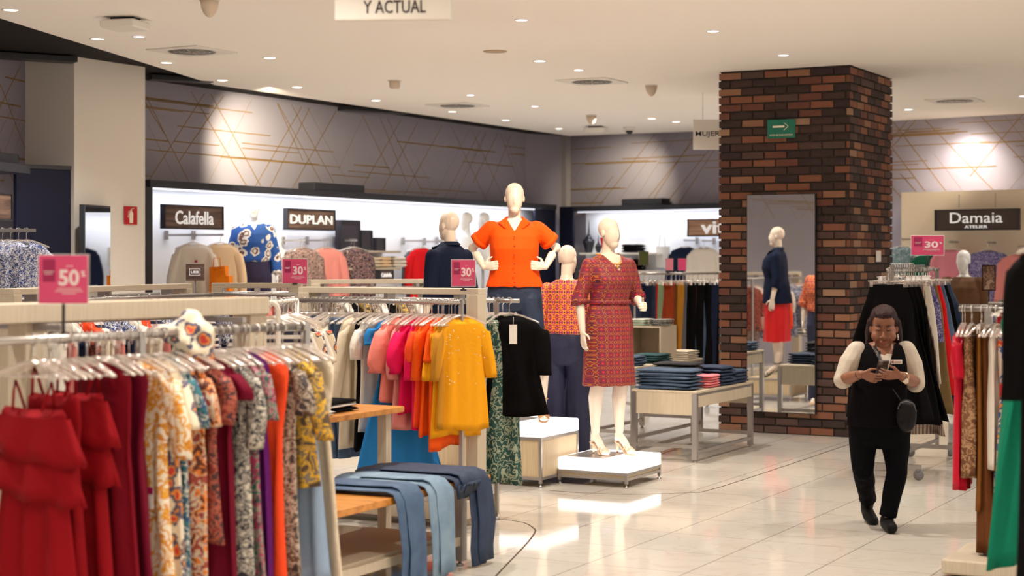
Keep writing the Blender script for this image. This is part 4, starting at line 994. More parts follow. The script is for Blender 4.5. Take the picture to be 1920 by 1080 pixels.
# ------------------------------------------------------------------ the shop assistant walking with her phone
KW = 11.04 / F
def wp(px, py, dy=0.0): return V(((px - 1655) * KW, dy, H - (py - HY) * KW))
def woman():
    loc = (2.436, 11.04, 0)
    t = thing('person', 'woman in black vest and white sleeves walking and looking down at phone', 'person', loc, 0)
    SKIN, tt, bb = nt('skin'); tt_ = tt
    bb.inputs['Base Color'].default_value = (.23, .088, .046, 1); bb.inputs['Roughness'].default_value = .5; bb.inputs['Subsurface Weight'].default_value = .08; bb.inputs['Subsurface Radius'].default_value = (.02, .008, .004)
    b = MB(); HC = wp(1656, 612, -.015)
    HM = Matrix.Translation(HC) @ Matrix.Rotation(math.radians(-13), 4, 'Z') @ Matrix.Rotation(math.radians(16), 4, 'X')
    b.ell((0, .025, .035), (.080, .098, .090), M=HM); b.ell((0, -.010, -.035), (.078, .078, .095), M=HM)
    b.ell((0, -.058, -.108), (.036, .030, .026), M=HM); b.ell((0, -.045, .055), (.064, .045, .05), M=HM)
    for s in (-1, 1):
        b.ell((s * .044, -.048, -.050), (.036, .034, .038), M=HM); b.ell((s * .084, .015, -.02), (.010, .018, .030), 10, M=HM)
        b.ell((s * .034, -.078, .008), (.019, .013, .011), 10, M=HM)
        b.ell((s * .016, -.098, -.043), (.011, .011, .009), 10, M=HM)
    b.limb([(0, -.082, .012, .009), (0, -.095, -.015, .011), (0, -.106, -.036, .014)], M=HM, n=10)
    b.ell((0, -.086, -.078), (.027, .012, .008), 10, M=HM); b.ell((0, -.084, -.090), (.022, .012, .008), 10, M=HM)
    nk = wp(1656, 655, .03); b.limb([(*(HC + V((0, .03, -.05))), .060), (*nk, .060), (*wp(1656, 668, .03), .072)])
    # torso core
    def ring(py, x0, x1, ry, dy): a = wp(x0, py); c = wp(x1, py); return (a.z, (c.x - a.x) / 2, ry, (a.x + c.x) / 2, dy)
    rings(b, [ring(642, 1634, 1680, .06, .03), ring(655, 1612, 1693, .080, .02), ring(680, 1610, 1694, .115, .0), ring(715, 1611, 1692, .135, -.01), ring(750, 1608, 1692, .135, -.0), ring(790, 1600, 1700, .145, .01), ring(830, 1604, 1696, .12, .01)])
    arms = [(wp(1605, 660, .02), wp(1579, 712, -.02), wp(1601, 697, -.23)), (wp(1703, 660, .02), wp(1716, 718, -.02), wp(1672, 699, -.25))]
    for sh, el, wr in arms:
        b.limb([(*(sh - V((0, 0, .02))), .054), (*sh.lerp(el, .5), .050), (*el, .048), (*el.lerp(wr, .45), .040), (*wr, .026)])
    # hands round the phone
    hand(b, arms[0][2], (.93, -.14, -.30), (.1, .75, .6), (.3, -.5, .8), (.10, .35), s=.95, thumb=(.8, .7, .45), spread=.26, fr=.86, vary=.16)
    hand(b, arms[1][2], (-.98, -.18, .03), (-.1, .75, .6), (0, -.5, .8), (.12, .40), s=.95, thumb=(.8, .7, .45), spread=.26, fr=.86, vary=.16)
    # feet and shins: right foot leads, left heel trails
    LA = [wp(1620, 800, .03), wp(1617, 880, -.02), wp(1645, 948, .30)]; RA = [wp(1680, 800, .02), wp(1677, 885, -.06), wp(1660, 966, -.06)]
    for hp, kn, an in (LA, RA):
        b.limb([(*hp, .085), (*hp.lerp(kn, .5), .075), (*kn, .055), (*kn.lerp(an, .4), .052), (*an, .034)])
    body = voxel(b, 'body', SKIN, .0040, 2, t)
    # face details lying on the skin
    def facebit(name, pts, r, m, mir=True, flat=.5):
        for s in ((-1, 1) if mir else (1,)):
            q = MB(); q.tube([(x * s, y, z) for x, y, z in pts], r, 8, flat=flat, M=HM, up=(0, 1, 0)); q.build(name, m, t)
    DK = mat('hair_dark', (.018, .008, .008), .45, spec=.4)
    facebit('eyebrow', [(.016, -.090, .027), (.034, -.090, .034), (.052, -.076, .030)], [.003, .0042, .002], DK)
    facebit('eyelashes', [(.018, -.089, .003), (.034, -.093, -.001), (.050, -.083, .003)], [.0014, .0026, .0014], mat('lash', (.01, .004, .003), .6))
    facebit('lip', [(-.024, -.089, -.079), (-.008, -.098, -.075), (0, -.0985, -.0765), (.008, -.098, -.075), (.024, -.089, -.079)], [.001, .0045, .0038, .0045, .001], mat('lips', (.30, .055, .045), .4), False)
    facebit('lip', [(-.022, -.088, -.082), (0, -.097, -.087), (.022, -.088, -.082)], [.001, .0052, .001], mat('lips', (.30, .055, .045), .4), False)
    q = MB()
    q.ell((0, .034, .045), (.090, .108, .092), M=HM); q.ell((0, -.015, .092), (.072, .072, .042), M=HM)
    for s in (-1, 1): q.limb([(s * .080, .03, .02, .030), (s * .088, .055, -.06, .034), (s * .085, .075, -.15, .036), (s * .070, .085, -.23, .028)], M=HM)
    q.limb([(0, .10, .0, .06), (0, .11, -.12, .06), (0, .10, -.22, .04)], M=HM)
    hair = voxel(q, 'hair', mat('hair_red_black', (.022, .007, .008), .55, bump=.6, bscale=90, spec=.2), .006, 2, t, disp=folds(.003, 60, 8, 3))
    Mi = HM.inverted(); cutfaces(hair, lambda p: (Mi @ p).y < -.018 and (Mi @ p).z < .078 - abs((Mi @ p).x) * .25)
    zV = wp(0, 700).z; cxv = wp(1652, 0).x
    SHIRT = mat('white_knit', (.52, .45, .37), .8, bump=.25)
    def shirtp(q):
        for sh, el, wr in arms:
            e2 = el.lerp(wr, .16)
            q.limb([(*(sh + V((.012 if sh.x < 0 else -.012, 0, .0))), .072), (*sh.lerp(el, .4), .076), (*sh.lerp(el, .8), .066), (*el, .062)]); q.tube([el, e2], [.062, .058], 16)
        rings(q, [ring(650, 1610, 1702, .078, .02), ring(680, 1606, 1699, .11, .005), ring(720, 1610, 1696, .135, -.01), ring(780, 1606, 1694, .135, .0), ring(800, 1606, 1694, .13, .0)])
    garb(t, 'shirt', SHIRT, shirtp, vox=.006, fold=.004, sc=(22, 14), seed=3, cut=lambda p: p.z > wp(0, 658).z and abs(p.x - cxv) < .115)
    VEST = mat('vest_black', (.004, .003, .004), .9, bump=.3, spec=.06)
    garb(t, 'vest', VEST, lambda q: rings(q, [ring(641, 1636, 1678, .06, .025), ring(649, 1614, 1696, .088, .02), ring(662, 1604, 1702, .110, .012), ring(685, 1602, 1702, .138, .0), ring(715, 1600, 1700, .158, -.012), ring(745, 1594, 1700, .156, -.005), ring(775, 1590, 1706, .158, .0), ring(798, 1588, 1708, .16, .005)]),
         vox=.006, fold=.005, sc=(14, 6), seed=5, cut=lambda p: (p.y < 0 and p.z > zV and abs(p.x - cxv) < (p.z - zV) * .40) or p.z > wp(0, 644).z)
    # shirt neckline seen in the vest opening
    zN = wp(0, 672).z
    garb(t, 'neckline', SHIRT, lambda q: rings(q, [ring(662, 1612, 1696, .104, .012), ring(685, 1608, 1698, .131, .0), ring(712, 1606, 1696, .150, -.012)]), vox=.006, fold=.0, cut=lambda p: p.y > -.03 or abs(p.x - cxv) > .11 or p.z > zN + .02 + abs(p.x - cxv) * .9 - .0)
    # chest skin above the neckline
    garb(t, 'chest', SKIN, lambda q: rings(q, [ring(643, 1636, 1678, .056, .025), ring(652, 1618, 1692, .084, .018), ring(664, 1610, 1698, .101, .010), ring(690, 1606, 1700, .128, .0)]), vox=.006, fold=0, cut=lambda p: p.y > -.02)
    PANT = mat('pants_black', (.003, .003, .004), .9, spec=.06, bump=.2)
    def pant(q):
        rings(q, [ring(770, 1600, 1698, .14, .0), ring(795, 1597, 1700, .148, .0), ring(820, 1597, 1700, .14, .0), ring(838, 1600, 1697, .12, .0)])
        for (hp, kn, an), sx in ((LA, 0), (RA, 0)):
            q.limb([(*hp, .098), (*hp.lerp(kn, .5), .090), (*kn, .070), (*kn.lerp(an, .4), .066), (*kn.lerp(an, .8), .056)]); q.tube([kn.lerp(an, .8), an], [.058, .060], 16)
    garb(t, 'trousers', PANT, pant, vox=.007, fold=.006, sc=(14, 8), seed=11)
    SHOE = mat('shoe_black', (.004, .0035, .0035), .6, spec=.15)
    for an, toe in ((RA[2], V((0, -.16, -.075))), (LA[2], V((.01, -.13, -.085)))):
        q = MB(); q.limb([(an.x, an.y + .01, an.z - .02, .046), (an.x, an.y + .03, .045 if an is RA[2] else an.z - .06, .042)])
        z0 = an.z - .075 if an is LA[2] else .04
        q.limb([(an.x, an.y + .035, z0, .040), (an.x, an.y - .05, z0 + (.0 if an is RA[2] else -.03), .044), (an.x + toe.x, an.y - .13, z0 + (-.003 if an is RA[2] else -.055), .037)])
        o = voxel(q, 'boot', SHOE, .006, 2, t)
        cutfaces(o, lambda p: p.z < .004)
        mn = min(v.co.z for v in o.data.vertices)
        if mn < .005: o.location.z += .004 - mn * 0 if False else max(0, -mn + .001)
    # badge, lanyard, watch, bracelets, earring
    bp = wp(1671, 676, -.150); q = MB(); q.rbox(-.040, .040, -.003, .002, -.014, .014, .002); bd = q.build('name_badge', mat('badge_white', (.72, .66, .60), .4), t, bp, .22)
    q = MB(); q.box(-.036, -.020, -.0045, -.003, -.008, .008); q.box(-.012, .034, -.0045, -.003, .0, .003); q.box(-.012, .028, -.0045, -.003, -.007, -.004); q.build('badge_print', mat('badge_print', (.35, .12, .10), .5), bd)
    q = MB(); q.tube([wp(1636, 648, -.045), wp(1640, 660, -.098), wp(1643, 676, -.138), wp(1645, 690, -.165), wp(1644, 706, -.178)], [.010] * 5, 6, flat=.25, up=(0, 1, 0)); q.build('lanyard', BLACKM, t)
    ar = arms[1]; q = MB(); c0 = ar[2].lerp(ar[1], .22); dd = (ar[1] - ar[2]).normalized(); q.tube([c0 - dd * .006, c0 + dd * .006], .034, 16); q.build('watch_strap', mat('watch_gold', (.62, .40, .22), .3, metal=.8), t)
    q = MB(); q.tube([c0 + V((.004, -.026, -.02)), c0 + V((.004, -.040, -.024))], .018, 16); q.build('watch_face', mat('watch_dial', (.75, .62, .50), .3), t)
    for aa, f in ((arms[0], .10), (arms[1], .10)):
        c0 = aa[2].lerp(aa[1], f); dd = (aa[1] - aa[2]).normalized(); q = MB(); q.tube([c0 - dd * .003, c0 + dd * .003], .030, 14); q.build('bracelet', BLACKM, t)
    q = MB(); q.limb([(.089, .0, -.055, .004), (.090, -.002, -.085, .006)], M=HM, n=8); q.build('earring', mat('earring_silver', (.8, .76, .7), .25, metal=1), t)
    # phone and crossbody bag
    pc = wp(1640, 687, -.215); ph = thing('phone', 'dark phone held in both hands by the walking woman', 'phone', tuple(V(loc) + pc), .1)
    Mx = Matrix.Rotation(math.radians(38), 4, 'X'); q = MB(); q.box(-.035, .035, -.005, .005, -.068, .068, M=Mx); q.build('case', mat('phone_case', (.05, .035, .03), .25), ph)
    q = MB(); q.box(-.030, -.006, -.0075, -.0045, .035, .068, M=Mx); q.build('camera_bump', mat('phone_lens', (.30, .26, .24), .15, metal=.6), ph)
    bc = wp(1688, 775, -.17); bg = thing('crossbody_bag', 'small black crossbody bag hanging at the walking woman\'s hip', 'bag', tuple(V(loc) + bc), -.2)
    q = MB(); q.limb([(-.01, 0, .05, .052), (0, 0, -.05, .056), (.012, 0, .045, .05)]); q.ell((0, 0, 0), (.066, .045, .11)); voxel(q, 'pouch', mat('bag_black', (.006, .005, .006), .6, spec=.2), .006, 3, bg)
    q = MB(); q.tube([(-.055, -.03, .045), (-.04, -.04, .085), (0, -.045, .098), (.045, -.04, .082), (.062, -.03, .03)], .004, 6); q.build('zip', mat('zip_grey', (.10, .09, .09), .4), bg)
    q = MB(); q.tube([(-.03, -.01, .09), (-.09, .0, .18), (-.145, .012, .30), (-.165, .055, .40), (-.175, .10, .45)], .007, 6, flat=.4); q.build('strap', BLACKM, bg)
    return t
woman()

# ------------------------------------------------------------------ near left gondola (runs away from the camera)
HL = 'clear plastic hanger on %s'
d1 = V((.574, .819, 0)); a1 = math.atan2(d1.y, d1.x)
Q1 = V((-1.283, 8.5, 0)); P1 = Q1 - d1 * 2.9
t, _, _, L1 = gondola(P1, Q1, 'near laminate gondola topped by the 50 percent sign', posts=(), sides=(), base=False)
for x in (L1 - .12, L1 - 1.50):
    b = MB(); b.rbox(x, x + .12, -.06, .06, .02, 1.54, .003); b.build('post', LAM, t)
b = MB(); b.rbox(.03, L1 - .03, -.24, .24, .05, .17, .004); b.build('base', LAM, t)
for ch in list(t.children):
    if ch.name.startswith('header_beam'): bpy.data.objects.remove(ch)
b = MB(); b.rbox(0, L1, -.08, .08, 1.50, 1.585, .004); b.build('header_beam', LAM, t)
R1 = V((-.967, 7.87, 1.46))
loc = lambda p: Matrix.Rotation(-a1, 3, 'Z') @ (p - P1)
r0, r1 = loc(R1), loc(R1 - d1 * 2.3)
b = MB(); b.tube([(r0.x, r0.y, 1.46), (r1.x, r1.y, 1.46)], .016, 10); b.build('rail', STEEL, t)
for f in (0, .445):
    x = r0.x - f * 2.3; b = MB(); b.box(x - .016, x + .016, r0.y - .016, r0.y + .016, .03, 1.476); b.build('leg', STEEL, t)
    b = MB(); b.box(x - .012, x + .012, r0.y, -.05, 1.44, 1.46); b.build('cross_arm', STEEL, t)
rack1 = 'the nearest rail'
def it(s, desc, kind, m, **kw): return (s, desc, kind, m, kw)
items = [it(.04, 'cream crochet dress', 'dress', CROCH, L=1.2, W_=.20, hem=.31, seed=1),
         it(.0, 'powder blue strap dress', 'strap', LBLUE, L=.95, W_=.17, hem=.23, seed=2, tagc=None),
         it(-.10, 'ochre and brown print blouse', 'top', FL_YB, L=.62, W_=.20, seed=3, sleeve='elbow'),
         it(-.18, 'grey brown print dress', 'dress', FL_BR, L=1.0, W_=.19, hem=.21, seed=4, sleeve='short'),
         it(-.27, 'bright orange red sleeveless dress', 'dress', ORED, L=1.12, W_=.195, hem=.19, seed=5, tagc=(.10, -.62)),
         it(-.36, 'purple long dress', 'dress', PURP, L=1.15, W_=.17, hem=.2, seed=6),
         it(-.42, 'green dress printed with pink flowers', 'dress', FL_G, L=1.1, W_=.20, hem=.22, seed=7, sleeve='short'),
         it(-.50, 'black and white print dress with frills', 'dress', FL_BW, L=1.0, W_=.19, hem=.20, seed=8, sleeve='elbow'),
         it(-.59, 'dark maroon dress with wide shoulders', 'dress', MAROON, L=1.2, W_=.20, hem=.24, seed=9, sleeve='cap'),
         it(-.68, 'rust dress with banded border print', 'dress', FL_R, L=.80, W_=.19, seed=10, sleeve='short'),
         it(-.76, 'orange paisley print dress', 'dress', FL_O, L=.95, W_=.19, seed=11, sleeve='short'),
         it(-.84, 'teal print dress', 'dress', FL_T, L=1.1, W_=.19, seed=12, sleeve='short'),
         it(-.91, 'cream paisley print dress', 'dress', FL_W, L=1.25, W_=.19, hem=.23, seed=13, sleeve='short'),
         it(-.98, 'yellow and white floral dress', 'dress', FL_Y, L=1.0, W_=.20, seed=14, sleeve='elbow', tagc=(.13, -.62)),
         it(-1.08, 'deep maroon sleeveless dress', 'dress', MAROON, L=1.3, W_=.19, hem=.31, seed=15),
         it(-1.17, 'wine red wide dress', 'dress', cloth('wine_red', (.17, .002, .010)), L=1.3, W_=.18, hem=.30, seed=16),
         it(-1.30, 'crimson frilled strap dress', 'strap', RED1, L=1.2, W_=.20, hem=.27, seed=17),
         it(-1.42, 'dark crimson plain strap dress', 'strap', RED1, L=1.25, W_=.18, hem=.26, seed=19),
         it(-1.52, 'crimson long strap dress with tiered frill', 'strap', RED1, L=1.25, W_=.25, hem=.33, seed=18, drop=.05)]
rail_row(R1 - d1 * .06, d1, items, rack1, 'dresses on the nearest rail', 'clear hangers on the nearest rail', HL % 'the near laminate gondola', jitter=7, end='right')
spare_hangers(R1, d1, -1.6, .0, 26, 'clear hangers on the nearest rail', HL % 'the near laminate gondola')
def frills(o, seed, zs=(-.25, -.40), w0=.165, w1=.225, big=False):
    if big: w0, w1 = .205, .285
    """tiers of ruffle and thin straps worn by the strap dresses, as their own parts"""
    for i, z in enumerate(zs):
        b = MB(); n = 64; rr_ = []
        for f in (0, .35, .7, 1):
            w = w0 + (w1 - w0) * f; d = .046 + .022 * f; rr_.append([((w + .012 * f * math.sin(9 * a + seed + i)) * math.cos(a), (d + .014 * f * math.sin(8 * a + seed + i * 2)) * math.sin(a), z - .15 * f - .035 * f * math.sin(a * 1 + 2.0) - .012 * f * math.sin(7 * a)) for a in [2 * PI * k / n for k in range(n)]])
        rr_.append([(x * .96, y * .9, zz + .006) for x, y, zz in rr_[-1]]); rr_.append([(x * .75, y * .6, zz + .08) for x, y, zz in rr_[-1]])
        b.loft(rr_, caps=(False, False)); b.build('frill', RED1, o)
def straps(o, m):
    for s in (-1, 1):
        b = MB(); b.tube([(s * .085, -.03, -.225), (s * .10, -.012, -.15), (s * .105, 0, -.112), (s * .10, .014, -.15), (s * .085, .03, -.225)], .009, 6, flat=.4); b.build('strap', m, o)
for o in [o for o in C.objects if o.name.startswith('strap_dress')]:
    crim = 'crimson' in o['label']; straps(o, RED1 if crim else LBLUE)
    if 'frill' in o['label']: frills(o, R.random() * 6, big='tiered' in o['label'])
# white printed blouse thrown over the hangers
p = W(362, 640, 7.25); b = MB(); b.ell((0, 0, -.0), (.085, .06, .13)); b.ell((-.05, .0, .04), (.09, .05, .06)); b.ell((-.13, .02, .05), (.08, .03, .025)); b.ell((.03, 0, -.09), (.06, .05, .07))
o = voxel(b, 'draped_blouse', FL_W, .007, 4, None, p, .2, disp=folds(.03, 16, 14, 4)); tag(o, 'white printed blouse slung over the hangers of the nearest rail', 'blouse')
p = W(118, 523, 6.6); promo(119, 524, 6.75, 93, 90, '50', 'pink 50 percent sign on the near gondola at left', .16, -.05)
# second gondola in the middle
C2 = V((-.2, 11.23, 0)); t2, P2, dd2, L2 = gondola(C2 - E1 * 1.46, C2, 'middle laminate gondola holding bright pink, orange and mustard tops')
R2 = C2 - E2 * .24; R2.z = 1.49
rack2 = 'the middle rail'
SW = dict(thick=.04, fold=.014)
items = [it(.02, 'mustard blouse with small pearl studs', 'top', MUST, L=.74, W_=.20, hem=.22, seed=21, sleeve='elbow', yaw=RZ2 - .38),
         it(.07, 'mustard short sleeve blouse', 'top', MUST, L=.78, W_=.20, hem=.23, seed=22, sleeve='elbow', yaw=RZ2 - .25),
         it(.115, 'ochre blouse with grey security tag', 'top', MUSTD, L=.72, W_=.20, seed=23, sleeve='elbow'),
         it(.155, 'orange blouse with frayed hem', 'top', ORANGE, L=.86, W_=.19, seed=24, sleeve='short'),
         it(.20, 'orange blouse', 'top', ORANGE, L=.78, W_=.20, seed=25, sleeve='elbow'),
         it(.245, 'vivid orange blouse', 'top', ORED, L=.72, W_=.20, seed=26, sleeve='short'),
         it(.29, 'magenta blouse', 'top', MAGE, L=.74, W_=.20, seed=27, sleeve='elbow'),
         it(.34, 'magenta ruched blouse', 'top', MAGE, L=.64, W_=.20, seed=28, sleeve='puff'),
         it(.40, 'dusty rose blouse', 'top', ROSE, L=.74, W_=.20, hem=.23, seed=29, sleeve='elbow'),
         it(.45, 'salmon blouse with ruffled puff sleeves', 'top', SALM, L=.56, W_=.21, seed=30, sleeve='puff', yaw=RZ2 - .35),
         it(.48, 'salmon pink blouse', 'top', SALM, L=.56, W_=.21, seed=31, sleeve='puff'),
         it(.50, 'azure blue long dress', 'dress', BLUE, L=1.06, W_=.19, hem=.34, seed=32, sleeve='cap', yaw=RZ2 - .5),
         it(.67, 'white ribbed blouse', 'top', WHITEC, L=.78, W_=.19, seed=33, sleeve='short'),
         it(.72, 'black sleeveless dress', 'dress', BLACKC, L=.9, W_=.17, seed=34),
         it(.77, 'cream ribbed trousers', 'pants', CREAMC, L=.85, seed=35),
         it(.83, 'cream long blouse', 'top', CREAMC, L=.9, W_=.18, seed=36, sleeve='long'),
         it(.90, 'mid blue denim trousers', 'pants', DEN, L=.95, seed=37),
         it(.95, 'blue denim trousers', 'pants', DEN, L=.95, seed=38),
         it(1.02, 'white long blouse', 'top', WHITEC, L=.8, W_=.19, seed=39, sleeve='long'),
         it(1.08, 'navy and white striped blouse', 'top', STRIPE, L=.7, W_=.20, seed=40, sleeve='elbow'),
         it(1.14, 'dark denim trousers', 'pants', DEND, L=.9, seed=41), it(1.19, 'dark blue denim trousers', 'pants', DEND, L=.9, seed=42),
         it(1.24, 'navy denim trousers', 'pants', DEND, L=.9, seed=43), it(1.30, 'faded denim trousers', 'pants', DEN, L=.9, seed=44), it(1.36, 'ink denim trousers', 'pants', DEND, L=.9, seed=45)]
rail_row(R2, -E1, items, rack2, 'garments on the middle rail', 'clear hangers on the middle rail', HL % 'the middle laminate gondola', end='right', jitter=10)
spare_hangers(R2, -E1, .02, 1.40, 26, 'clear hangers on the middle rail', HL % 'the middle laminate gondola')
for o in [o for o in C.objects if o.get('label', '').startswith('mustard blouse with small pearl')]:
    n_ = thing('blouse', o['label'], 'top', o.location, o.rotation_euler.z, o['group']); me = o.data; LABELS[o['label']] = LABELS[o['label']][-1:]; bpy.data.objects.remove(o)
    link('cloth', me, n_); b = MB()
    for k in range(34):
        s_ = R.choice((-1, 1)); zz = -.17 - .5 * R.random() * R.random(); x_ = s_ * R.uniform(.06, .17); b.ell((x_, -.058 - .0 * R.random(), zz), (.0035,) * 3, 6)
    q_ = b.build('pearl_studs', mat('pearl', (.85, .78, .62), .3), n_); q_['kind'] = 'stuff'
# black blouse facing the aisle at the gondola's right end
b = MB(); b.tube([loc2 for loc2 in ((L2 - .02, .24, 1.49), (L2 + .14, .27, 1.49))], .014, 8); b.build('end_arm', STEEL, t2)
pe = C2 + E1 * .06 + E2 * .27 - V((0, 0, 0)); pe.z = 1.49
hanger(pe, -.12, HL % 'the end arm of the middle gondola', 'clear hangers on the end arm')
garment('blouse', 'top', 'black short sleeve peplum blouse with cream tag facing the aisle', None, pe, -.12, BLACKC, 'top', (.035, -.16), L=.68, W_=.215, hem=.27, seed=51, sleeve='elbow', scoop=.03)
for k in range(7):
    p = pe - E1 * (.05 + .035 * k); p.z = 1.49; hanger(p, RZ2 + R.uniform(-.3, .3), HL % 'the end arm of the middle gondola', 'clear hangers on the end arm')
p = C2 + E1 * .0 + E2 * .25; p.z = 1.49
garment('dress', 'dress', 'long dark green leaf print dress behind the black peplum blouse', None, p, .1, LEAF, 'dress', None, L=1.15, W_=.16, hem=.155, seed=52)
promo(869, 512, 11.1, 44, 49, '30', 'pink 30 percent sign on the middle gondola by orange mannequin', .03, 0)
promo(553, 509, 13.70, 46, 46, '30', 'pink 30 percent sign left of the middle gondola in front of floral tops', .005, 0)
# farther gondolas
def backrow(P, Q, label, rack, grp, mats_, n, kinds=('top',), L_=(.6, .75), sleeve=('elbow', 'short', 'long'), posts=(0, 1), side=-1):
    t, P_, d_, L_g = gondola(P, Q, label, posts=posts)
    nn = V((-d_.y, d_.x, 0)) * .24 * side
    o = P_ + d_ * (L_g - .06) + nn; o.z = 1.49; its = []
    for i in range(n):
        m, nm = mats_[i % len(mats_)]; k = kinds[i % len(kinds)]
        its.append(it((L_g - .15) * i / n + .02, nm, k, m, L=round(R.choice(L_), 2), W_=.2, seed=60 + i % 4, sleeve=None if k in ('pants', 'skirt') else sleeve[i % len(sleeve)]))
    rail_row(o, -d_, its, rack, grp, 'clear hangers on ' + rack, HL % label.split(' holding')[0].split(' behind')[0] if False else 'clear plastic hanger on ' + rack, end='right')
    return t, o, d_, L_g
T_, o3, d3, L3_ = backrow((-3.37, 11.2), (-2.62, 13.5), 'left laminate gondola behind the 50 percent sign', 'the rail behind the 50 percent sign', 'blouses behind the 50 percent sign',
        [(BLUEFL, 'blue white print blouse'), (BLUEFL, 'blue print blouse'), (STRIPE, 'striped blouse'), (ORED, 'orange red blouse'), (WHITEC, 'white blouse')], 15)
backrow((-2.45, 13.75), (-1.72, 13.75), 'small laminate gondola in front of the blue rose mannequin', 'the rail before blue rose mannequin', 'garments before the blue rose mannequin',
        [(FL_R, 'rust print blouse'), (BLKPK, 'black and pink blouse'), (SALM, 'salmon blouse'), (NAVYC, 'navy blouse')], 9)
backrow((-1.92, 15.9), (-.80, 16.4), 'far laminate gondola in front of the long shelves', 'the rail before the long shelves', 'garments before the long shelves',
        [(FL_YB, 'ochre print blouse'), (BLACKC, 'black blouse'), (WHITEC, 'white blouse'), (FL_BR, 'brown print blouse')], 12)
# free rail of trousers on gold clips between the gondolas
def free_rack(P, Q, z, label, caster=False, over=0.0, leg_in=.0):
    P, Q = V((P[0], P[1], 0)), V((Q[0], Q[1], 0)); L = (Q - P).length; t = thing('garment_rack', label, 'clothing rack', P, math.atan2(Q.y - P.y, Q.x - P.x))
    b = MB(); b.tube([(0, 0, z), (L, 0, z)], .014, 10); b.build('rail', STEEL, t)
    for x in (leg_in, L - leg_in): b = MB(); b.box(x - .014, x + .014, -.014, .014, .1, z + .012 + over); b.build('leg', STEEL, t)
    for x in (leg_in, L - leg_in):
        b = MB(); b.box(x - .018, x + .018, -.26, .26, .085, .12); b.build('foot_bar', STEEL, t)
        for y in (-.24, .24):
            b = MB(); M_ = Matrix.Translation((x, y, .042)) @ Matrix.Rotation(PI / 2, 4, 'Y'); b.lathe([(.012, -.014), (.038, -.014), (.042, -.006), (.042, .006), (.038, .014), (.012, .014)], 20, M=M_)
            b.box(x - .02, x + .02, y - .015, y + .015, .07, .09)
            b.build('caster', mat('caster_grey', (.16, .15, .15), .5), t)
    b = MB(); b.box(leg_in, L - leg_in, -.012, .012, .15, .175); b.build('stretcher', STEEL, t); return t
pa, pb = W(64, 0, 9.0), W(352, 0, 9.7)
free_rack((pa.x, pa.y), (pb.x, pb.y), 1.44, 'steel rack of clipped trousers seen beneath the near header')
d_ = (V((pb.x, pb.y, 0)) - V((pa.x, pa.y, 0))); LL = d_.length; d_.normalize(); o_ = V((pb.x, pb.y, 1.44))
its = []
for i in range(15):
    m, nm = [(CREAMC, 'cream trousers'), (FL_R, 'rust print skirt'), (NAVYC, 'navy trousers'), (ROSE, 'rose skirt'), (WHITEC, 'white trousers')][i % 5]
    its.append(it(.03 + (LL - .08) * i / 15, nm, 'skirt' if 'skirt' in nm else 'pants', m, L=.9, W_=.18, seed=70 + i % 3))
rail_row(o_, -d_, its, 'the rack beneath the near header', 'clipped trousers beneath the near header', 'clip hangers beneath the near header', 'clear clip hanger on the steel rack beneath the near header', end='right')
# white tube rack with striped blouses
pw = W(503, 0, 9.9); t = thing('tube_rack', 'white round tube rack with striped blouses beside the near header', 'clothing rack', (pw.x, pw.y, 0), -.1)
b = MB(); b.tube([(-.055, 0, .02), (-.055, 0, 1.47), (-.045, 0, 1.50), (-.02, 0, 1.515), (.03, 0, 1.515), (.05, 0, 1.50), (.06, 0, 1.47), (.06, 0, .02)], .016, 10, up=(0, 1, 0)); b.build('tube_frame', WHITE, t)
b = MB(); b.tube([(0, 0, 1.515), (0, .75, 1.515)], .012, 8); b.tube([(0, .75, 1.515), (0, .75, .02)], .012, 8); b.build('rail', WHITE, t)
for i in range(6):
    m, nm = [(STRIPE, 'navy striped blouse'), (WHITEC, 'white blouse'), (FL_W, 'red and white print blouse')][i % 3]
    p = V((pw.x + .012 * i, pw.y + .08 + .11 * i, 1.515)); hanger(p, R.uniform(-.1, .1), 'clear plastic hanger on the white tube rack', 'clear hangers on the white tube rack')
    garment('blouse', 'top', '%s, %s from the front on the white tube rack' % (nm, ORD[i]), 'blouses on the white tube rack', p, R.uniform(-.1, .1), m, 'top', L=.62, W_=.19, seed=80 + i % 3, sleeve='short')

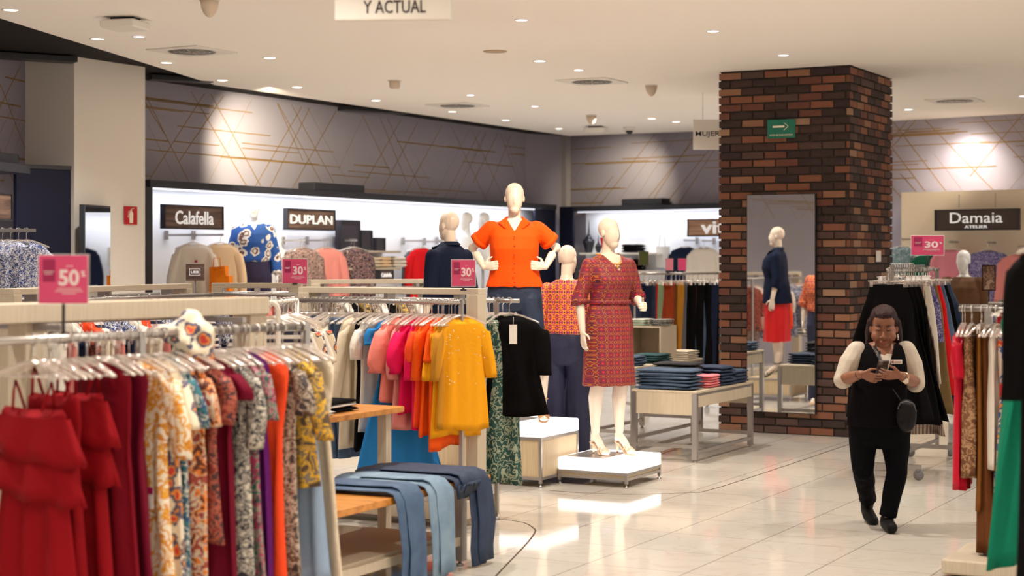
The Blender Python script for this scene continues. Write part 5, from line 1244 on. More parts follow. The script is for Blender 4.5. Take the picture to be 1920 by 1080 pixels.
# ------------------------------------------------------------------ right side: black skirt rack, near right rack
pr = V((3.03, 13.55, 0)); pr2 = pr + E2 * 1.62
t = free_rack((pr.x, pr.y), (pr2.x, pr2.y), 1.68, 'steel rolling rack of long black skirts right of the brick column', leg_in=.04)
q = W(1672, 500, 13.6)
b = MB(); Mi = Matrix.Rotation(-RZ2, 3, 'Z'); a_ = Mi @ (V((q.x, q.y, 0)) - pr); b.box(a_.x - .016, a_.x + .016, a_.y - .016, a_.y + .016, .12, 1.72); b.box(a_.x - .012, a_.x + 1.0, a_.y - .012, a_.y + .012, 1.70, 1.724); b.build('side_post', STEEL, t)
orr = V((pr.x, pr.y, 1.68))
its = [it(.02, 'long black gathered skirt', 'skirt', BLACKC, L=1.08, W_=.22, hem=.37, seed=91, thick=.05, fold=.03), it(.13, 'long black pleated skirt', 'skirt', BLACKC, L=1.12, W_=.22, hem=.38, seed=90, thick=.05, fold=.03),
       it(.27, 'long black flared skirt', 'skirt', BLACKC, L=1.12, W_=.22, hem=.38, seed=92, thick=.05, fold=.03), it(.42, 'black wide skirt', 'skirt', BLACKC, L=1.12, W_=.22, hem=.39, seed=93, thick=.05, fold=.03),
       it(.53, 'beige and brown striped long skirt', 'skirt', STRIPV, L=1.25, W_=.20, hem=.38, seed=94, thick=.05, fold=.035),
       it(.72, 'white jersey skirt', 'skirt', WHITEC, L=.85, W_=.20, hem=.26, seed=95), it(.84, 'blue purple print skirt', 'skirt', PURFL, L=.5, W_=.23, hem=.26, seed=96),
       it(.96, 'khaki long skirt', 'skirt', KHAKI, L=1.1, W_=.21, hem=.31, seed=97), it(1.08, 'bright red long skirt', 'skirt', RED2, L=.95, W_=.22, hem=.31, seed=98), it(1.19, 'blue denim skirt', 'skirt', DEN, L=.9, W_=.22, hem=.33, seed=99),
       it(1.31, 'black skirt', 'skirt', BLACKC, L=.8, W_=.23, hem=.34, seed=90), it(1.44, 'denim skirt with dark seam', 'skirt', DEND, L=.7, W_=.25, hem=.35, seed=92)]
rail_row(orr, E2, its, 'the rolling skirt rack', 'skirts on the rolling rack', 'clip hangers on the rolling skirt rack', 'clear clip hanger on the rolling skirt rack', end='front', jitter=4)
spare_hangers(orr, E2, .02, 1.3, 12, 'clip hangers on the rolling skirt rack', 'clear clip hanger on the rolling skirt rack', True)
for k in range(9):
    p = V((a_.x + .05 + .07 * k, a_.y, 0)); p = pr + Matrix.Rotation(RZ2, 3, 'Z') @ p; p.z = 1.715
    hanger(p, RZ1 + .8 + R.uniform(-.3, .3), 'bare clear clip hanger on the upper bar of the skirt rack', 'bare clip hangers on the upper bar', True)
# second rolling base further right
pf = V((4.05, 15.3, 0)); pf2 = pf + E1 * .9
free_rack((pf.x, pf.y), (pf2.x, pf2.y), 1.35, 'low rolling steel rack behind the skirt rack at right')
# near right rack
pn = V((2.56, 9.62, 0)); pn2 = pn + E1 * 1.1
t = thing('garment_rack', 'steel rack on a heavy cream base at the right edge', 'clothing rack', pn, RZ1)
b = MB(); b.tube([(0, 0, 1.49), (1.1, 0, 1.49)], .015, 10); b.tube([(.1, .30, 1.51), (1.1, .30, 1.51)], .015, 10); b.build('rail', STEEL, t)
c_ = V(((1846 - 960) * 9.45 / F, 9.45, 0)); lc = Matrix.Rotation(ANG, 3, 'Z') @ (c_ - pn)
b = MB(); b.box(lc.x - .02, lc.x + .02, -.02, .02, .10, 1.50); b.box(lc.x - .02, lc.x + .02, -.0, .32, 1.475, 1.495); b.build('post', STEEL, t)
b = MB(); b.rbox(lc.x - .20, 1.15, -.28, .34, .015, .10, .01); b.build('base', LAM, t)
orn = V((pn.x, pn.y, 1.49))
its = [it(.02, 'glossy red blouse', 'top', cloth('raspberry_gloss', (.50, .010, .03), .4), L=.92, W_=.19, seed=101, sleeve='short'), it(.07, 'brown and copper print dress', 'dress', BRNPR, L=.86, W_=.17, hem=.18, seed=102),
       it(.125, 'camel brown long trousers', 'pants', BROWNC, L=1.02, seed=103), it(.16, 'dark brown long coat', 'dress', cloth('coat_brown', (.13, .042, .012)), L=1.28, W_=.13, hem=.14, seed=104), it(.205, 'white long blouse', 'top', WHITEC, L=.80, W_=.17, seed=105),
       it(.255, 'red and blue print dress', 'dress', REDPR, L=.92, W_=.18, seed=106), it(.30, 'brown patterned dress', 'dress', FL_O, L=.9, W_=.17, seed=107),
       it(.355, 'scarlet dress with gathered shoulder', 'dress', RED2, L=1.0, W_=.2, hem=.2, seed=108, sleeve='short'), it(.42, 'cream and black zebra blouse', 'top', ZEBRA, L=.72, W_=.21, seed=109, sleeve='elbow')]
rail_row(orn, E1, its, 'the rack at the right edge', 'garments on the rack at the right edge', 'clear hangers on the rack at the right edge', 'clear hanger on the steel rack at the right edge', end='left', jitter=3, perp=RZ1 - PI / 2 + .09)
spare_hangers(orn, E1, .0, .9, 18, 'clear hangers on the rack at the right edge', 'clear hanger on the steel rack at the right edge')
pg = W(1929, 0, 7.9); pg.z = 1.66
t = free_rack((pg.x - .02, pg.y + .05), (pg.x + .75, pg.y - .33), 1.66, 'tall steel rack with green dress mostly beyond the right edge', leg_in=.3)
hanger(pg, RZ2 - .75, 'clear hangers at the near end of the tall right rack', 'clear hangers on the tall right rack')
garment('dress', 'dress', 'long emerald green dress hanging at the right edge', None, pg, RZ2 - .62, GREENC, 'dress', L=1.22, W_=.17, hem=.27, seed=111, fold=.02)
pb_ = W(1998, 0, 6.6); pb_.z = 1.95
free_rack((pb_.x + .0, pb_.y - .0), (pb_.x + .7, pb_.y + .1), 1.95, 'very near dark rack just beyond the right edge', leg_in=.4)
hanger(pb_, .2, 'clear hanger holding the black coat at right edge', None)
garment('coat', 'coat', 'black long coat cut off by the right edge', None, pb_, RZ2 - .9, BLACKC, 'dress', L=1.6, W_=.20, hem=.22, seed=112, sleeve='long', thick=.06)
promo(1739, 460, 14.6, 60, 36, '30', 'pink 30 percent sign above the skirt rack below the Damaia sign', .10, -.05)

# ------------------------------------------------------------------ tables
def table(label, corner, wE1, dE2, h, apron=.15, bar=.12, rz=RZ1, fh=.21):
    t = thing('display_table', label, 'table', (corner[0], corner[1], 0), rz); e = .045
    b = MB(); b.rbox(-wE1 + .001, -.001, .001, dE2 - .001, h - .022, h, .003); b.build('table_top', LAM, t)
    b = MB(); b.box(-wE1 + e, -e, .004, .020, h - fh, h - .022); b.box(-wE1 + e, -e, dE2 - .02, dE2 - .004, h - fh, h - .022); b.box(-.020, -.004, e, dE2 - e, h - .14, h - .045); b.box(-wE1 + .004, -wE1 + .02, e, dE2 - e, h - .14, h - .045); b.build('apron', LAM, t)
    for x in (-wE1, -e):
        for y in (0, dE2 - e):
            b = MB(); b.box(x, x + e, y, y + e, .02, h - .023); b.lathe([(.018, 0), (.018, .01), (.008, .014), (.008, .03)], 10, (x + e / 2, y + e / 2)); b.build('leg', STEEL, t)
    b = MB()
    for x in (-wE1 + .008, -.037): b.box(x, x + .03, e, dE2 - e, .07, .10); b.box(x, x + .03, e, dE2 - e, h - .045, h - .023)
    for y in (.008, dE2 - .037): b.box(-wE1 + e, -e, y, y + .03, bar, bar + .03)
    b.build('rails', STEEL, t); return t
table('low laminate table of folded denim in front of brick column', (1.604, 14.6), .62, 1.42, .62)
table('taller nesting table behind the low denim table', (1.155, 15.83), .70, 1.72, .75, fh=.16)
FM = {}
def folded(name, label, group, cat, m, pos, yaw, sx, sy, th, seed=0):
    key = (round(sx, 2), sy, th, seed % 3, m.name)
    if key not in FM:
        b = MB(); rr_ = []; n = 20; r = random.Random(seed % 3 + int(sx * 100))
        for i in range(13):
            f = i / 12; x = sx * (f - .5); e = min(1, (min(f, 1 - f) * 9)) ** .5
            w = sy / 2 * (1 - .04 * (1 - e) + .03 * math.sin(5 * f + seed)); h_ = th / 2 * (.35 + .65 * e)
            rr_.append([(x, w * math.copysign(abs(math.cos(a)) ** .35, math.cos(a)), th / 2 + h_ * math.copysign(abs(math.sin(a)) ** .7, math.sin(a)) + (.10 * th * math.sin(a * 3 + 9 * f + seed) if math.sin(a) > 0 else 0)) for a in [2 * PI * k / n for k in range(n)]])
        b.loft(rr_)
        # inner fold layer standing slightly proud at the front
        b.loft([[(x * .96, y * .985, z * .45 + th * .30) for x, y, z in r_] for r_ in rr_])
        FM[key] = b.mesh(name, m)
    o = link(name, FM[key], None, pos, yaw); return tag(o, label, cat, group)
PLC = {0: 'lowest', 1: 'second from bottom'}
def stack(name, what, cat, mats_, pos, yaw, n, sx, sy, th, where, seed=0):
    for k in range(n):
        pl = 'topmost' if k == n - 1 and n > 1 else ('lowest' if k == 0 else ORD[k] + ' lowest')
        folded(name, '%s, %s, %s' % (what, pl, where), 'folded %s %s' % (what, where), cat, mats_[k % len(mats_)], (pos[0] + R.uniform(-.006, .006), pos[1] + R.uniform(-.006, .006), pos[2] + k * th * .93), yaw + R.uniform(-.09, .09), sx * R.uniform(.99, 1.01), sy, th, seed + k)
def onT(u, v, z, c=(1.604, 14.6)): p = V((c[0], c[1], 0)) - E1 * u + E2 * v; return (p.x, p.y, z)
PINKT = mat('pink_lining', (.80, .22, .25), .7); BLKD = mat('black_denim', (.014, .012, .014), .8, bump=.3)
stack('folded_jeans', 'mid blue folded jeans', 'jeans', [DENB], onT(.33, .17, .622), RZ1, 6, .54, .30, .032, 'at the front of the low table', 1)
stack('folded_jeans', 'black folded jeans', 'jeans', [BLKD], onT(.38, .50, .622), RZ1 + .1, 7, .40, .28, .033, 'behind the mid blue stack', 2)
stack('folded_jeans', 'pink lined folded trousers', 'trousers', [PINKT], onT(.13, .52, .622), RZ1, 5, .20, .26, .024, 'at the aisle side of the low table', 3)
stack('folded_jeans', 'dark blue folded jeans', 'jeans', [DEND], onT(.20, .83, .622), RZ1 - .1, 6, .38, .30, .031, 'in the middle of the low table', 4)
stack('folded_jeans', 'navy folded jeans', 'jeans', [DEND], onT(.15, 1.16, .622), RZ1, 4, .28, .32, .032, 'at the far end of the low table', 5)
stack('folded_jeans', 'navy blue folded jeans', 'jeans', [DEND], onT(.44, 1.0, .622), RZ1, 4, .30, .34, .031, 'at the far inner side of the low table', 6)
T2c = (1.155, 15.83)
stack('folded_jeans', 'denim blue folded jeans', 'jeans', [DENB], onT(.12, .22, .752, T2c), RZ1, 4, .20, .24, .026, 'on the near edge of the taller table', 7)
stack('folded_jeans', 'teal green folded jeans', 'jeans', [mat('teal_denim', (.010, .055, .06), .8, bump=.3)], onT(.14, .74, .752, T2c), RZ1, 4, .28, .34, .024, 'in the middle of the taller table', 8)
stack('folded_shirt', 'cream folded tops', 'top', [CREAMC, WHITEC], onT(.16, 1.52, .752, T2c), RZ1, 5, .28, .30, .018, 'at the far end of the taller table', 9)
p = onT(.34, 1.15, .752, T2c); t = thing('riser_box', 'open white riser box standing on the taller table', 'riser', p, RZ1)
b = MB(); b.box(-.2, .2, -.2, .2, .33, .348); b.box(-.2, .2, -.2, .2, 0, .015); b.box(-.2, -.182, -.2, .2, .015, .33); b.box(.182, .2, -.2, .2, .015, .33); b.box(-.182, .182, .185, .2, .015, .33); b.build('shell', LAM, t)
stack('folded_shirt', 'mint green folded tops', 'top', [mat('mint', (.42, .58, .44), .8), WHITEC], (p[0] - .09, p[1] + .05, 1.102), RZ1, 4, .2, .3, .017, 'at the left on the riser box', 10)
stack('folded_shirt', 'black and white print folded tops', 'top', [FL_BW], (p[0] + .10, p[1] - .06, 1.102), RZ1, 4, .16, .3, .017, 'at the right on the riser box', 11)
# stepped wooden table with draped jeans
cw = V((-.126, 9.93, 0))
t = thing('stepped_table', 'stepped display table with orange wooden boards and draped jeans', 'table', cw, RZ1)
b = MB(); b.rbox(-.62, 0, -1.75, 0, .46, .50, .003); b.build('lower_board', WOODO, t)
b = MB(); b.rbox(-1.15, -.60, -1.75, 0, .845, .88, .003); b.build('upper_board', WOODO, t)
for x, y, z in ((-.06, -.26, .46), (-.06, -1.65, .46), (-.68, -.10, .845), (-.68, -1.65, .845), (-1.12, -.10, .845), (-1.12, -1.65, .845)):
    b = MB(); b.box(x - .03, x + .03, y - .03, y + .03, .03, z); b.lathe([(.022, 0), (.022, .012), (.009, .016), (.009, .035)], 12, (x, y)); b.build('leg', LAM if x < -.1 else STEEL, t)
b = MB(); b.box(-.08, -.04, -1.62, -.29, .12, .17); b.box(-1.0, -.06, -.28, -.24, .12, .17); b.box(-.65, -.08, -1.6, -.3, .17, .185); b.build('lower_shelf', LAM, t)
def draped(label, m, y, x_back, drop, lift, w=.19, seed=0, slant=.0, two=.028):
    """jeans laid over the board with the legs falling down its front edge; drawn in the table's own axes"""
    t_ = thing('draped_jeans', label, 'jeans', cw + Matrix.Rotation(RZ1, 3, 'Z') @ V((0, y, 0)), RZ1)
    z0 = .502 + lift; b = MB()
    for leg, (oy, dz) in enumerate(((-two, 0), (two, .022))):
        path = [(x_back, 0, z0 + .012), (x_back * .7, .0, z0 + .016), (x_back * .4, 0, z0 + .016), (-.10, 0, z0 + .018), (-.03, 0, z0 + .018), (.012, 0, z0 + .006), (.034, 0, z0 - .03), (.042, 0, z0 - .09), (.045 + .01, 0, z0 - drop * .5), (.05, 0, z0 - drop * .8), (.055, 0, z0 - drop + .02 * leg)]
        rr_ = []; n = 18
        for i, (x, yy, z) in enumerate(path):
            pa_ = path[max(0, i - 1)]; pb2 = path[min(len(path) - 1, i + 1)]; dv = V((pb2[0] - pa_[0], 0, pb2[2] - pa_[2])).normalized(); nv = V((-dv.z, 0, dv.x))
            if nv.x < -.1 and nv.z < .0: nv = -nv
            nv = V((abs(dv.z), 0, abs(dv.x))); wd = w / 2 * (1.15 if i < 2 else 1 - .012 * i); th = .012 if i else .008
            sl = slant * max(0, (i - 4)) / 6
            rr_.append([V((x, oy + sl + wd * math.cos(a) * (1 + .055 * math.sin(i * 1.7 + seed)) + (.006 * math.sin(i * 2.3 + seed * 2) if i > 4 else 0), z + dz * (1 if i < 6 else 0))) + nv * (dz * (1 if i >= 6 else 0) * .9 + th * math.sin(a) + .004 * math.sin(3 * math.cos(a) * 2 + i + seed) * (1 if i > 3 else .3)) for a in [2 * PI * k / n for k in range(n)]])
        b.loft(rr_)
    b.build('legs', m, t_)
    b = MB(); b.loft([[(x_back + dx, (w / 2 * 1.25) * math.cos(a), z0 + .022 + .020 * math.sin(a)) for a in [2 * PI * k / 18 for k in range(18)]] for dx in (-.03, .06, .12)]); b.build('waistband', m, t_)
draped('dark indigo jeans draped over the far end of the board', DEND, -.22, -.62, .50, .008, .20, 1, .02)
draped('darkest jeans under the indigo pair, draped over the board', DEND, -.36, -.62, .03, .008, .17, 2)
draped('pale blue jeans draped over the middle of the board', DENL, -.66, -.55, .50, .008, .19, 3, .02)
draped('mid blue jeans draped over the near end of the board', DEN, -.98, -.50, .60, .008, .20, 4, .03)
def onW(x, y, z): p_ = cw + Matrix.Rotation(RZ1, 3, 'Z') @ V((x, y, 0)); return (p_.x, p_.y, z)
stack('folded_shirt', 'black folded tops with white stripes', 'top', [BLACKC, STRIPE], onW(-.84, -.52, .882), RZ1, 3, .30, .34, .024, 'on the upper wooden board', 12)
stack('folded_shirt', 'white folded tops', 'top', [WHITEC], onW(-.76, -.85, .882), RZ1, 2, .30, .26, .016, 'at the near end of the upper wooden board', 13)

# ------------------------------------------------------------------ goods on the wall bays
def arm(Wl, px, py, off0, out, n, label_base, items, kind_arm=True, yaw_off=0.0):
    """face-out arm: garments face the shop one behind the other"""
    q = Wl.at(px, .06, py=py); t = thing('faceout_rack', 'steel face-out arm on the wall carrying ' + label_base, 'display arm', q, Wl.rz)
    b = MB(); b.box(-.012, .012, -out, 0, -.012, .012); b.box(-.02, .02, -.006, .02, -.05, .05); b.build('bar', STEEL, t)
    nrm = V((E1 if Wl is not W2 else V((-.638, -.77, 0)))); nrm = V((math.sin(Wl.rz), -math.cos(Wl.rz), 0))
    for i, (lab, kind, m, kw) in enumerate(items):
        p = V(q) + nrm * (out - .04 - .05 * i); kw = dict(kw); tg = kw.pop('tagc', None)
        hanger(p, Wl.rz + yaw_off + R.uniform(-.08, .08), 'clear hanger on the wall arm carrying ' + label_base, 'clear hangers on the arm carrying ' + label_base)
        garment(NAME[kind], CAT[kind], lab, None, p, Wl.rz + yaw_off + R.uniform(-.06, .06), m, kind, tg, **kw)
A_ = lambda lab, kind, m, **kw: (lab, kind, m, kw)
LS = dict(L=.72, W_=.21, sleeve='long')
arm(W1, 313, 441, 0, .42, 3, 'white blouses', [A_('white long sleeve blouse at the left end of the long white bay', 'top', WHITEC, seed=1, tagc=(.02, -.28), **LS)], yaw_off=-.75)
arm(W1, 364, 441, 0, .42, 3, 'the peach blouse', [A_('peach long sleeve blouse under the Calafella sign', 'top', PEACH, seed=2, **LS)], yaw_off=-.75)
for i, (px, m, nm) in enumerate(((532, BLKPK, 'black and pink print blouse right of the blue rose mannequin'), (577, ROSE, 'dusty pink blouse left half under the DUPLAN sign'), (628, BLKFL, 'black floral blouse left of the dark framed boxes'))):
    arm(W1, px, 451, 0, .34, 2, nm.replace(' right of the blue rose mannequin', '').replace(' left half under the DUPLAN sign', '').replace(' left of the dark framed boxes', ''),
        [A_(nm, 'top', m, L=.74, W_=.22, sleeve='long', seed=120 + i), A_('second ' + nm.replace('right of', 'just behind the one right of').replace('left half under', 'just behind the one under').replace('left of', 'just behind the one left of'), 'top', m, L=.74, W_=.21, sleeve='long', seed=121 + i)], yaw_off=-.6)
def shelf(Wl, pa, pb, py, dep, label, x_m=LAM, th=.03):
    a = Wl.at(pa, dep, z=0); e = Wl.at(pb, dep, z=0); c = Wl.at((pa + pb) / 2, dep, py=py); L = (e - a).length
    b = MB(); b.rbox(0, L, 0, dep - .035, -th, 0, .003)
    return tag(b.build('wall_shelf', x_m, None, (a.x, a.y, c.z), Wl.rz), label, 'shelf'), a, L, c.z
s1, a1_, Ls, z1 = shelf(W1, 652, 752, 470, .33, 'upper laminate shelf carrying dark framed boxes in the long bay')
s2, a2_, Ls2, z2 = shelf(W1, 650, 752, 502, .36, 'second laminate shelf with folded sweaters in the long bay')
def onwall(Wl, px, off, z): q = Wl.at(px, off, z=z); return q
for i, (x0, x1, yt, lb) in enumerate(((638, 675, 413, 'tallest dark framed box on the upper shelf'), (677, 698, 432, 'middle sized dark framed box on the upper shelf'), (705, 722, 446, 'smallest dark framed box on the upper shelf'))):
    off = .22; a = W1.at(x0, off, z=0); e = W1.at(x1, off, z=0); w = (e - a).length; zt = W1.at((x0 + x1) / 2, off, py=yt).z; t = thing('framed_box', lb, 'box', ((a.x + e.x) / 2, (a.y + e.y) / 2, z1 + .001), RZ2)
    h = zt - z1; b = MB(); b.box(-w / 2, w / 2, 0, .08, 0, h); b.build('body', mat('plum_black', (.022, .014, .022), .4), t)
    b = MB()
    for xx in (-w / 2, w / 2 - .02): b.box(xx, xx + .02, -.01, 0, 0, h)
    for zz in (0, h - .02): b.box(-w / 2, w / 2, -.01, 0, zz, zz + .02)
    b.build('frame', FRAME, t)
if True:
    q = W1.at(640, .10, z=z1 - .03); b = MB(); b.rbox(-.02, .55, -.12, .04, -.03, -.002); tag(b.build('wall_shelf', LAM, None, (q.x, q.y, z1 + .0), RZ2 ), 'short shelf end under the tallest framed box', 'shelf')
for i, (px, m, nm) in enumerate(((672, ROSE, 'rose folded sweaters'), (690, CREAMC, 'cream folded sweaters'), (710, PEACH, 'peach folded sweaters'), (738, WHITEC, 'white folded sweaters'))):
    q = W1.at(px, .20, z=z2 + .002); stack('folded_sweater', nm[:-1], 'sweater', [m], (q.x, q.y, q.z), RZ2, 3, .30, .24, .05, 'on the second shelf of the long bay', 20 + i)
wall_sign(W1, 711, 735, 506, 525, .60, WALNUT, 'small wood sign reading Calafella below the shelves', [('lettering', 'Calafella', 0, 0, .8, .4, .03)])
arm(W1, 757, 452, 0, .34, 1, 'the red coat', [A_('bright red buttoned coat hanging in the long bay', 'dress', RED2, L=.85, W_=.20, sleeve='long', seed=125), A_('charcoal coat hanging behind the red coat', 'top', GREYC, L=.8, W_=.2, sleeve='long', seed=126)], yaw_off=-.5)
arm(W1, 797, 453, 0, .30, 1, 'the ivory cardigan', [A_('ivory cardigan between the red coat and black jacket', 'top', WHITEC, L=.8, W_=.2, sleeve='long', seed=127)], yaw_off=-.5)
arm(W1, 820, 451, 0, .34, 1, 'the black jacket', [A_('black jacket with cream edge beside the navy blazer mannequin', 'top', BLACKC, L=.85, W_=.22, sleeve='long', seed=128), A_('cream jacket hanging behind the black jacket', 'top', CREAMC, L=.8, W_=.22, sleeve='long', seed=129)], yaw_off=-.6)
# orange paper bags and small sign
def bag(px0, px1, pyt, pyb, Y, label, hnd=True):
    c = W((px0 + px1) / 2, pyb, Y); w = (px1 - px0) * Y / F; h = (pyb - pyt) * Y / F; t = thing('paper_bag', label, 'bag', c, -.2)
    b = MB(); b.loft([[(-w / 2, -.06, 0), (w / 2, -.06, 0), (w / 2, .06, 0), (-w / 2, .06, 0)], [(-w / 2, -.065, h * .97), (w / 2, -.065, h), (w / 2, .055, h), (-w / 2, .055, h * .97)]], smooth=False); b.build('body', cloth('bag_orange', (.85, .22, .01)), t)
    b = MB(); b.tube([(-w * .25, -.066, h * .9), (-w * .2, -.07, h * 1.25), (w * .2, -.07, h * 1.25), (w * .25, -.066, h * .9)], .006, 6); b.build('handle', cloth('bag_orange', (.85, .22, .01)), t)
bag(396, 426, 499, 560, 18.6, 'orange handbag left of the blue rose mannequin, the rear one'); bag(408, 434, 517, 560, 18.2, 'smaller orange handbag in front of the rear one')
b = MB(); q = W(415, 560, 18.4); b.rbox(-.25, .25, -.3, .3, 0, q.z - .001, .004); tag(b.build('display_table', LAM, None, (q.x, q.y, 0), RZ2), 'laminate block carrying the two orange handbags', 'table')
c = W(366, 510, 15.2); t = thing('small_sign', 'small dark wood sign on a stand before the peach blouse', 'sign', c, -.1)
b = MB(); b.rbox(-.085, .085, -.01, .01, -.08, .08, .003); b.build('board', WALNUT, t)
text('lettering', 'LIEB', .07, .022, LETTER, t, 0, -.012, 0, .002, .01); b = MB()
for z in (-.03, .027): b.box(-.05, .05, -.013, -.010, z, z + .003)
for x in (-.05, .047): b.box(x, x + .003, -.013, -.010, -.03, .03)
b.build('outline', LETTER, t); b = MB(); b.tube([(0, 0, -.08), (0, 0, -c.z + .01)], .006, 8); b.lathe([(.12, -c.z), (.12, -c.z + .01), (.01, -c.z + .015)], 20); b.build('stand', BLACKM, t)
# back bay: vases, shelves, cardigans, rail of trousers
sa, aa_, La, za = shelf(W2, 1086, 1232, 474, .36, 'white shelf carrying black pagoda vases in the back bay', WHITE)
sb, ab_, Lb_, zb_ = shelf(W2, 1086, 1232, 507, .38, 'lower white shelf in the back bay', WHITE)
BV = mat('vase_black', (.012, .012, .022), .3)
def vase(px, s, label):
    q = W2.at(px, .2, z=za + .001); b = MB()
    pr_ = [(.07, 0), (.075, .01), (.105, .10), (.135, .21), (.14, .26), (.12, .30), (.075, .325), (.07, .335), (.085, .345), (.085, .355), (.05, .37), (.045, .40), (.055, .405), (.03, .42), (.022, .50), (.014, .60), (.008, .70), (.002, .76)]
    b.lathe([(r * s, z * s) for r, z in pr_], 28); tag(b.build('pagoda_vase', BV, None, q), label, 'vase')
vase(1104, .70, 'tall black pagoda shaped vase on the white back shelf'); vase(1122, .40, 'short black pagoda shaped vase beside the tall one')
q = W2.at(1134, .22, z=za + .001); b = MB(); b.loft([[(0, -.05, 0), (.02, -.05, 0), (.02, .02, 0), (0, .02, 0)], [(-.06, -.05, .24), (.10, -.05, .24), (.10, .02, .24), (-.06, .02, .24)]], smooth=False)
tag(b.build('red_holder', RED2, None, q, RZB), 'red tapered holder on the shelf behind dress mannequin', 'holder')
q = W2.at(1188, .2, z=za + .002); stack('folded_sweater', 'black folded sweater', 'sweater', [BLACKC], q, RZB, 3, .30, .26, .045, 'on the upper shelf of the back bay', 30)
q = W2.at(1188, .2, z=zb_ + .002); stack('folded_sweater', 'dark folded sweater', 'sweater', [BLACKC], q, RZB, 4, .30, .26, .045, 'on the lower shelf of the back bay', 31)
q = W2.at(1243, .2, py=450); t = thing('tote_bag', 'white tote bag hanging flat on the back bay', 'bag', q, RZB)
b = MB(); b.loft([[(-.11, -.02, -.42), (.11, -.02, -.42), (.11, .02, -.42), (-.11, .02, -.42)], [(-.12, -.02, -.10), (.12, -.02, -.10), (.12, .02, -.10), (-.12, .02, -.10)]], smooth=False); b.build('body', mat('tote_white', (.80, .79, .76), .7), t)
b = MB(); b.tube([(-.06, -.02, -.10), (-.03, -.02, .14), (.03, -.02, .14), (.06, -.02, -.10)], .006, 6); b.build('handle', mat('tote_white', (.80, .79, .76), .7), t)
arm(W2, 1306, 451, 0, .34, 1, 'the navy cardigan', [A_('navy cardigan with white front under the vit sign', 'top', NAVYC, L=.6, W_=.24, sleeve='long', seed=131)], yaw_off=.25)
arm(W2, 1338, 452, 0, .30, 1, 'the white cardigan', [A_('white cardigan half hidden by the brick column edge', 'top', WHITEC, L=.65, W_=.22, sleeve='long', seed=132)], yaw_off=.25)
TP0 = V((W(1186, 0, 19.3).x, 19.3, 0)); TP1 = V((W(1352, 0, 20.0).x, 20.0, 0))
t = free_rack((TP0.x, TP0.y), (TP1.x, TP1.y), 1.60, 'steel rack of coloured trousers in front of the back bay', leg_in=.02)
dt = (TP1 - TP0); Lt = dt.length; dt.normalize(); o_ = V((TP0.x, TP0.y, 1.60))
cl = [(DEND, 'navy trousers'), (NAVYC, 'dark blue trousers'), (DEND, 'ink trousers'), (RED2, 'bright red trousers'), (SAGE, 'sage green trousers'), (RUST, 'rust trousers'), (RUST, 'brick orange trousers'), (BROWNC, 'brown trousers'), (MUSTD, 'ochre trousers'), (GREYC, 'charcoal trousers'), (BLACKC, 'black trousers'), (BLACKC, 'jet black trousers'), (DBROWN, 'dark brown trousers'), (BLACKC, 'matte black trousers'), (DEN, 'blue denim trousers'), (BLACKC, 'soft black trousers'), (NAVYC, 'midnight trousers'), (BLACKC, 'black wide trousers'), (DENL, 'light blue trousers'), (BLACKC, 'black end trousers')]
its = [it(Lt * (i + .5) / len(cl), nm, 'pants', m, L=1.15, seed=140 + i % 4, yaw=RZ1 + .9 + R.uniform(-.15, .15)) for i, (m, nm) in enumerate(cl)]
rail_row(o_, dt, its, 'the back trouser rack', 'trousers on the back rack', 'clip hangers on the back trouser rack', 'clear clip hanger on the back trouser rack', end='left')
spare_hangers(o_, dt, .05, Lt, 16, 'clip hangers on the back trouser rack', 'clear clip hanger on the back trouser rack', True)
OLV = mat('sign_olive', (.07, .085, .02), .5)
promo(1207, 484, 19.35, 19, 25, '', 'small olive sign standing on the back trouser rack', .04, .3, OLV)
promo(1255, 496, 19.55, 14, 22, '', 'small pink sign on the back trouser rack, left of two', .02, .2, mat('promo_pale', (.70, .22, .30), .5)); promo(1279, 496, 19.7, 15, 22, '', 'small pink sign on the back trouser rack, right of two', .02, .2)
# left edge bay: shelves, orange folded tops and blue print blouses
sx, ax_, Lx, zx = shelf(W3, -60, 28, 466, .42, 'upper laminate shelf at the left edge'); sy_, ay_, Ly, zy = shelf(W3, -60, 26, 523, .42, 'lower laminate shelf with orange tops at the left edge')
q = W3.at(2, .25, z=zy + .002); stack('folded_shirt', 'orange folded tops', 'top', [cloth('coral', (.80, .08, .02))], q, W3.rz + PI / 2, 4, .30, .26, .045, 'on the lower shelf at left edge', 33)
q = W(60, 432, 14.9); t = thing('faceout_rack', 'steel arm with blue print blouses at the left edge', 'display arm', q, 0); b = MB(); b.box(-.55, .03, -.012, .012, -.014, .014); b.build('bar', STEEL, t)
for i in range(6):
    p = V(q) - V((.05 + .07 * i, 0, 0)); hanger(p, PI / 2 - .9 + R.uniform(-.1, .1), 'clear hanger on the arm of blue print blouses', 'clear hangers on the arm of blue print blouses')
    garment('blouse', 'top', 'blue and white print blouse, %s from the right on the left arm' % ORD[i], 'blue print blouses on the left arm', p, PI / 2 - .9 + R.uniform(-.1, .1), BLUEFL, 'top', L=.85, W_=.2, seed=150 + i % 2, sleeve='long')
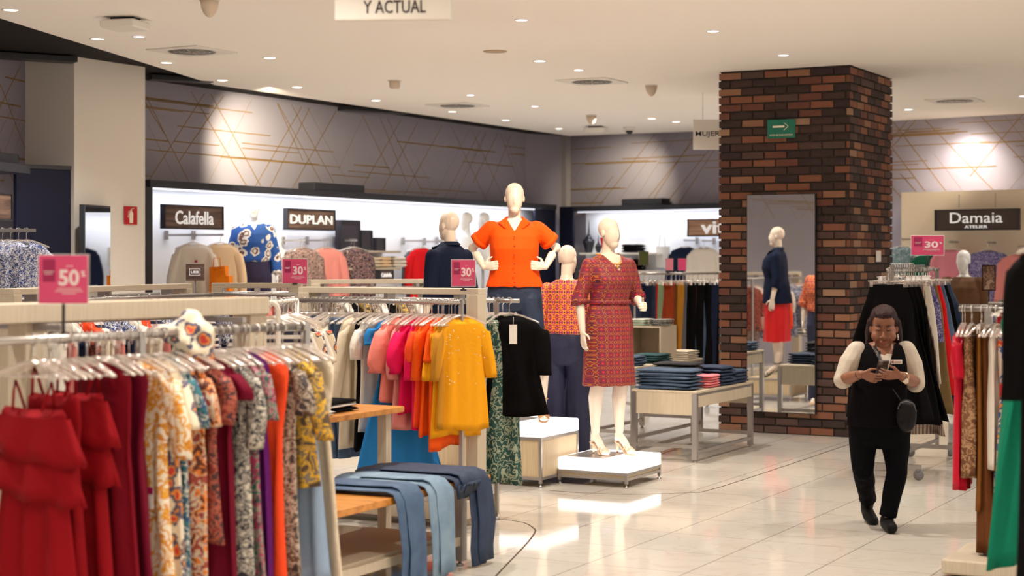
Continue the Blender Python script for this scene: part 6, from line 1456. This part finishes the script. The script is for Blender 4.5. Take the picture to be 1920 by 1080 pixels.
# right section: garments on the beige display wall
class W4c(Wall): pass
W4 = Wall(DPAN, DB)
def arm4(px, py, lb, its, yo=.15):
    q = W4.at(px, .03, py=py); t = thing('faceout_rack', 'steel arm on the beige wall carrying ' + lb, 'display arm', q, RZB); b = MB(); b.box(-.012, .012, -.26, 0, -.012, .012); b.build('bar', STEEL, t)
    n = V((math.sin(RZB), -math.cos(RZB), 0))
    for i, (lab, kind, m, kw) in enumerate(its):
        p = V(q) + n * (.22 - .06 * i); hanger(p, RZB + yo, 'clear hanger on the beige wall with ' + lb, 'clear hangers on the beige wall with ' + lb); garment(NAME[kind], CAT[kind], lab, None, p, RZB + yo, m, kind, None, **kw)
arm4(1706, 449, 'the blue green print blouse', [A_('blue green print blouse on the beige wall behind the pink sign', 'top', BLUGRN, L=.7, W_=.22, sleeve='long', seed=161)])
arm4(1754, 462, 'the dark green blouse', [A_('dark green blouse between blue print and pink blouses', 'top', cloth('deep_green', (.01, .09, .05)), L=.6, W_=.2, sleeve='short', seed=160)])
arm4(1796, 454, 'the pink blouse', [A_('pink open collar blouse behind the white mannequin head', 'top', cloth('blush', (.58, .20, .25)), L=.7, W_=.24, sleeve='long', seed=162)])
arm4(1866, 455, 'the purple dotted blouse', [A_('purple blouse with pale dots behind the small poster', 'top', PURFL, L=.95, W_=.25, sleeve='short', seed=163)])
arm4(1925, 462, 'the rose blouse', [A_('rose blouse cut by the right edge on beige wall', 'top', ROSE, L=.6, W_=.24, sleeve='long', seed=164)])
c = W(1854, 521, 18.2); t = thing('small_poster', 'small framed fashion poster on a stand before the purple blouse', 'poster', c, -.3)
b = MB(); b.rbox(-.072, .072, -.008, .008, -.14, .14, .002); b.build('frame', DBROWN, t); b = MB(); b.box(-.06, .06, -.010, -.008, -.125, .125); b.build('print', pat('poster_print', [(.10, .05, .035), (.30, .16, .11), (.16, .08, .05), (.45, .30, .22)], 'blotch', 7), t)
b = MB(); b.tube([(0, 0, -.14), (0, 0, -c.z + .02)], .008, 8); b.lathe([(.10, -c.z), (.10, -c.z + .015), (.01, -c.z + .02)], 20); b.build('stand', BLACKM, t)
b = MB()
pq = W(1875, 0, 16.5); pq2 = pq + E1 * .9
free_rack((pq.x, pq.y), (pq2.x, pq2.y), 1.36, 'steel rack of dark red tops behind the right edge rack')
o_ = V((pq.x, pq.y, 1.36)); rail_row(o_, E1, [it(.04 + .09 * i, 'dark red top', 'top', cloth('wine', (.28, .008, .015)), L=.6, W_=.2, seed=165 + i % 2, sleeve='short') for i in range(6)], 'the rack of dark red tops', 'dark red tops on a rack', 'clear hangers on the rack of dark red tops', 'clear hanger on the rack of dark red tops', end='left')
dupl = [(k, v) for k, v in LABELS.items() if len(v) > 1 and not all(g for _, g in v)]
if dupl: print('DUPLICATE LABELS', dupl[:10])
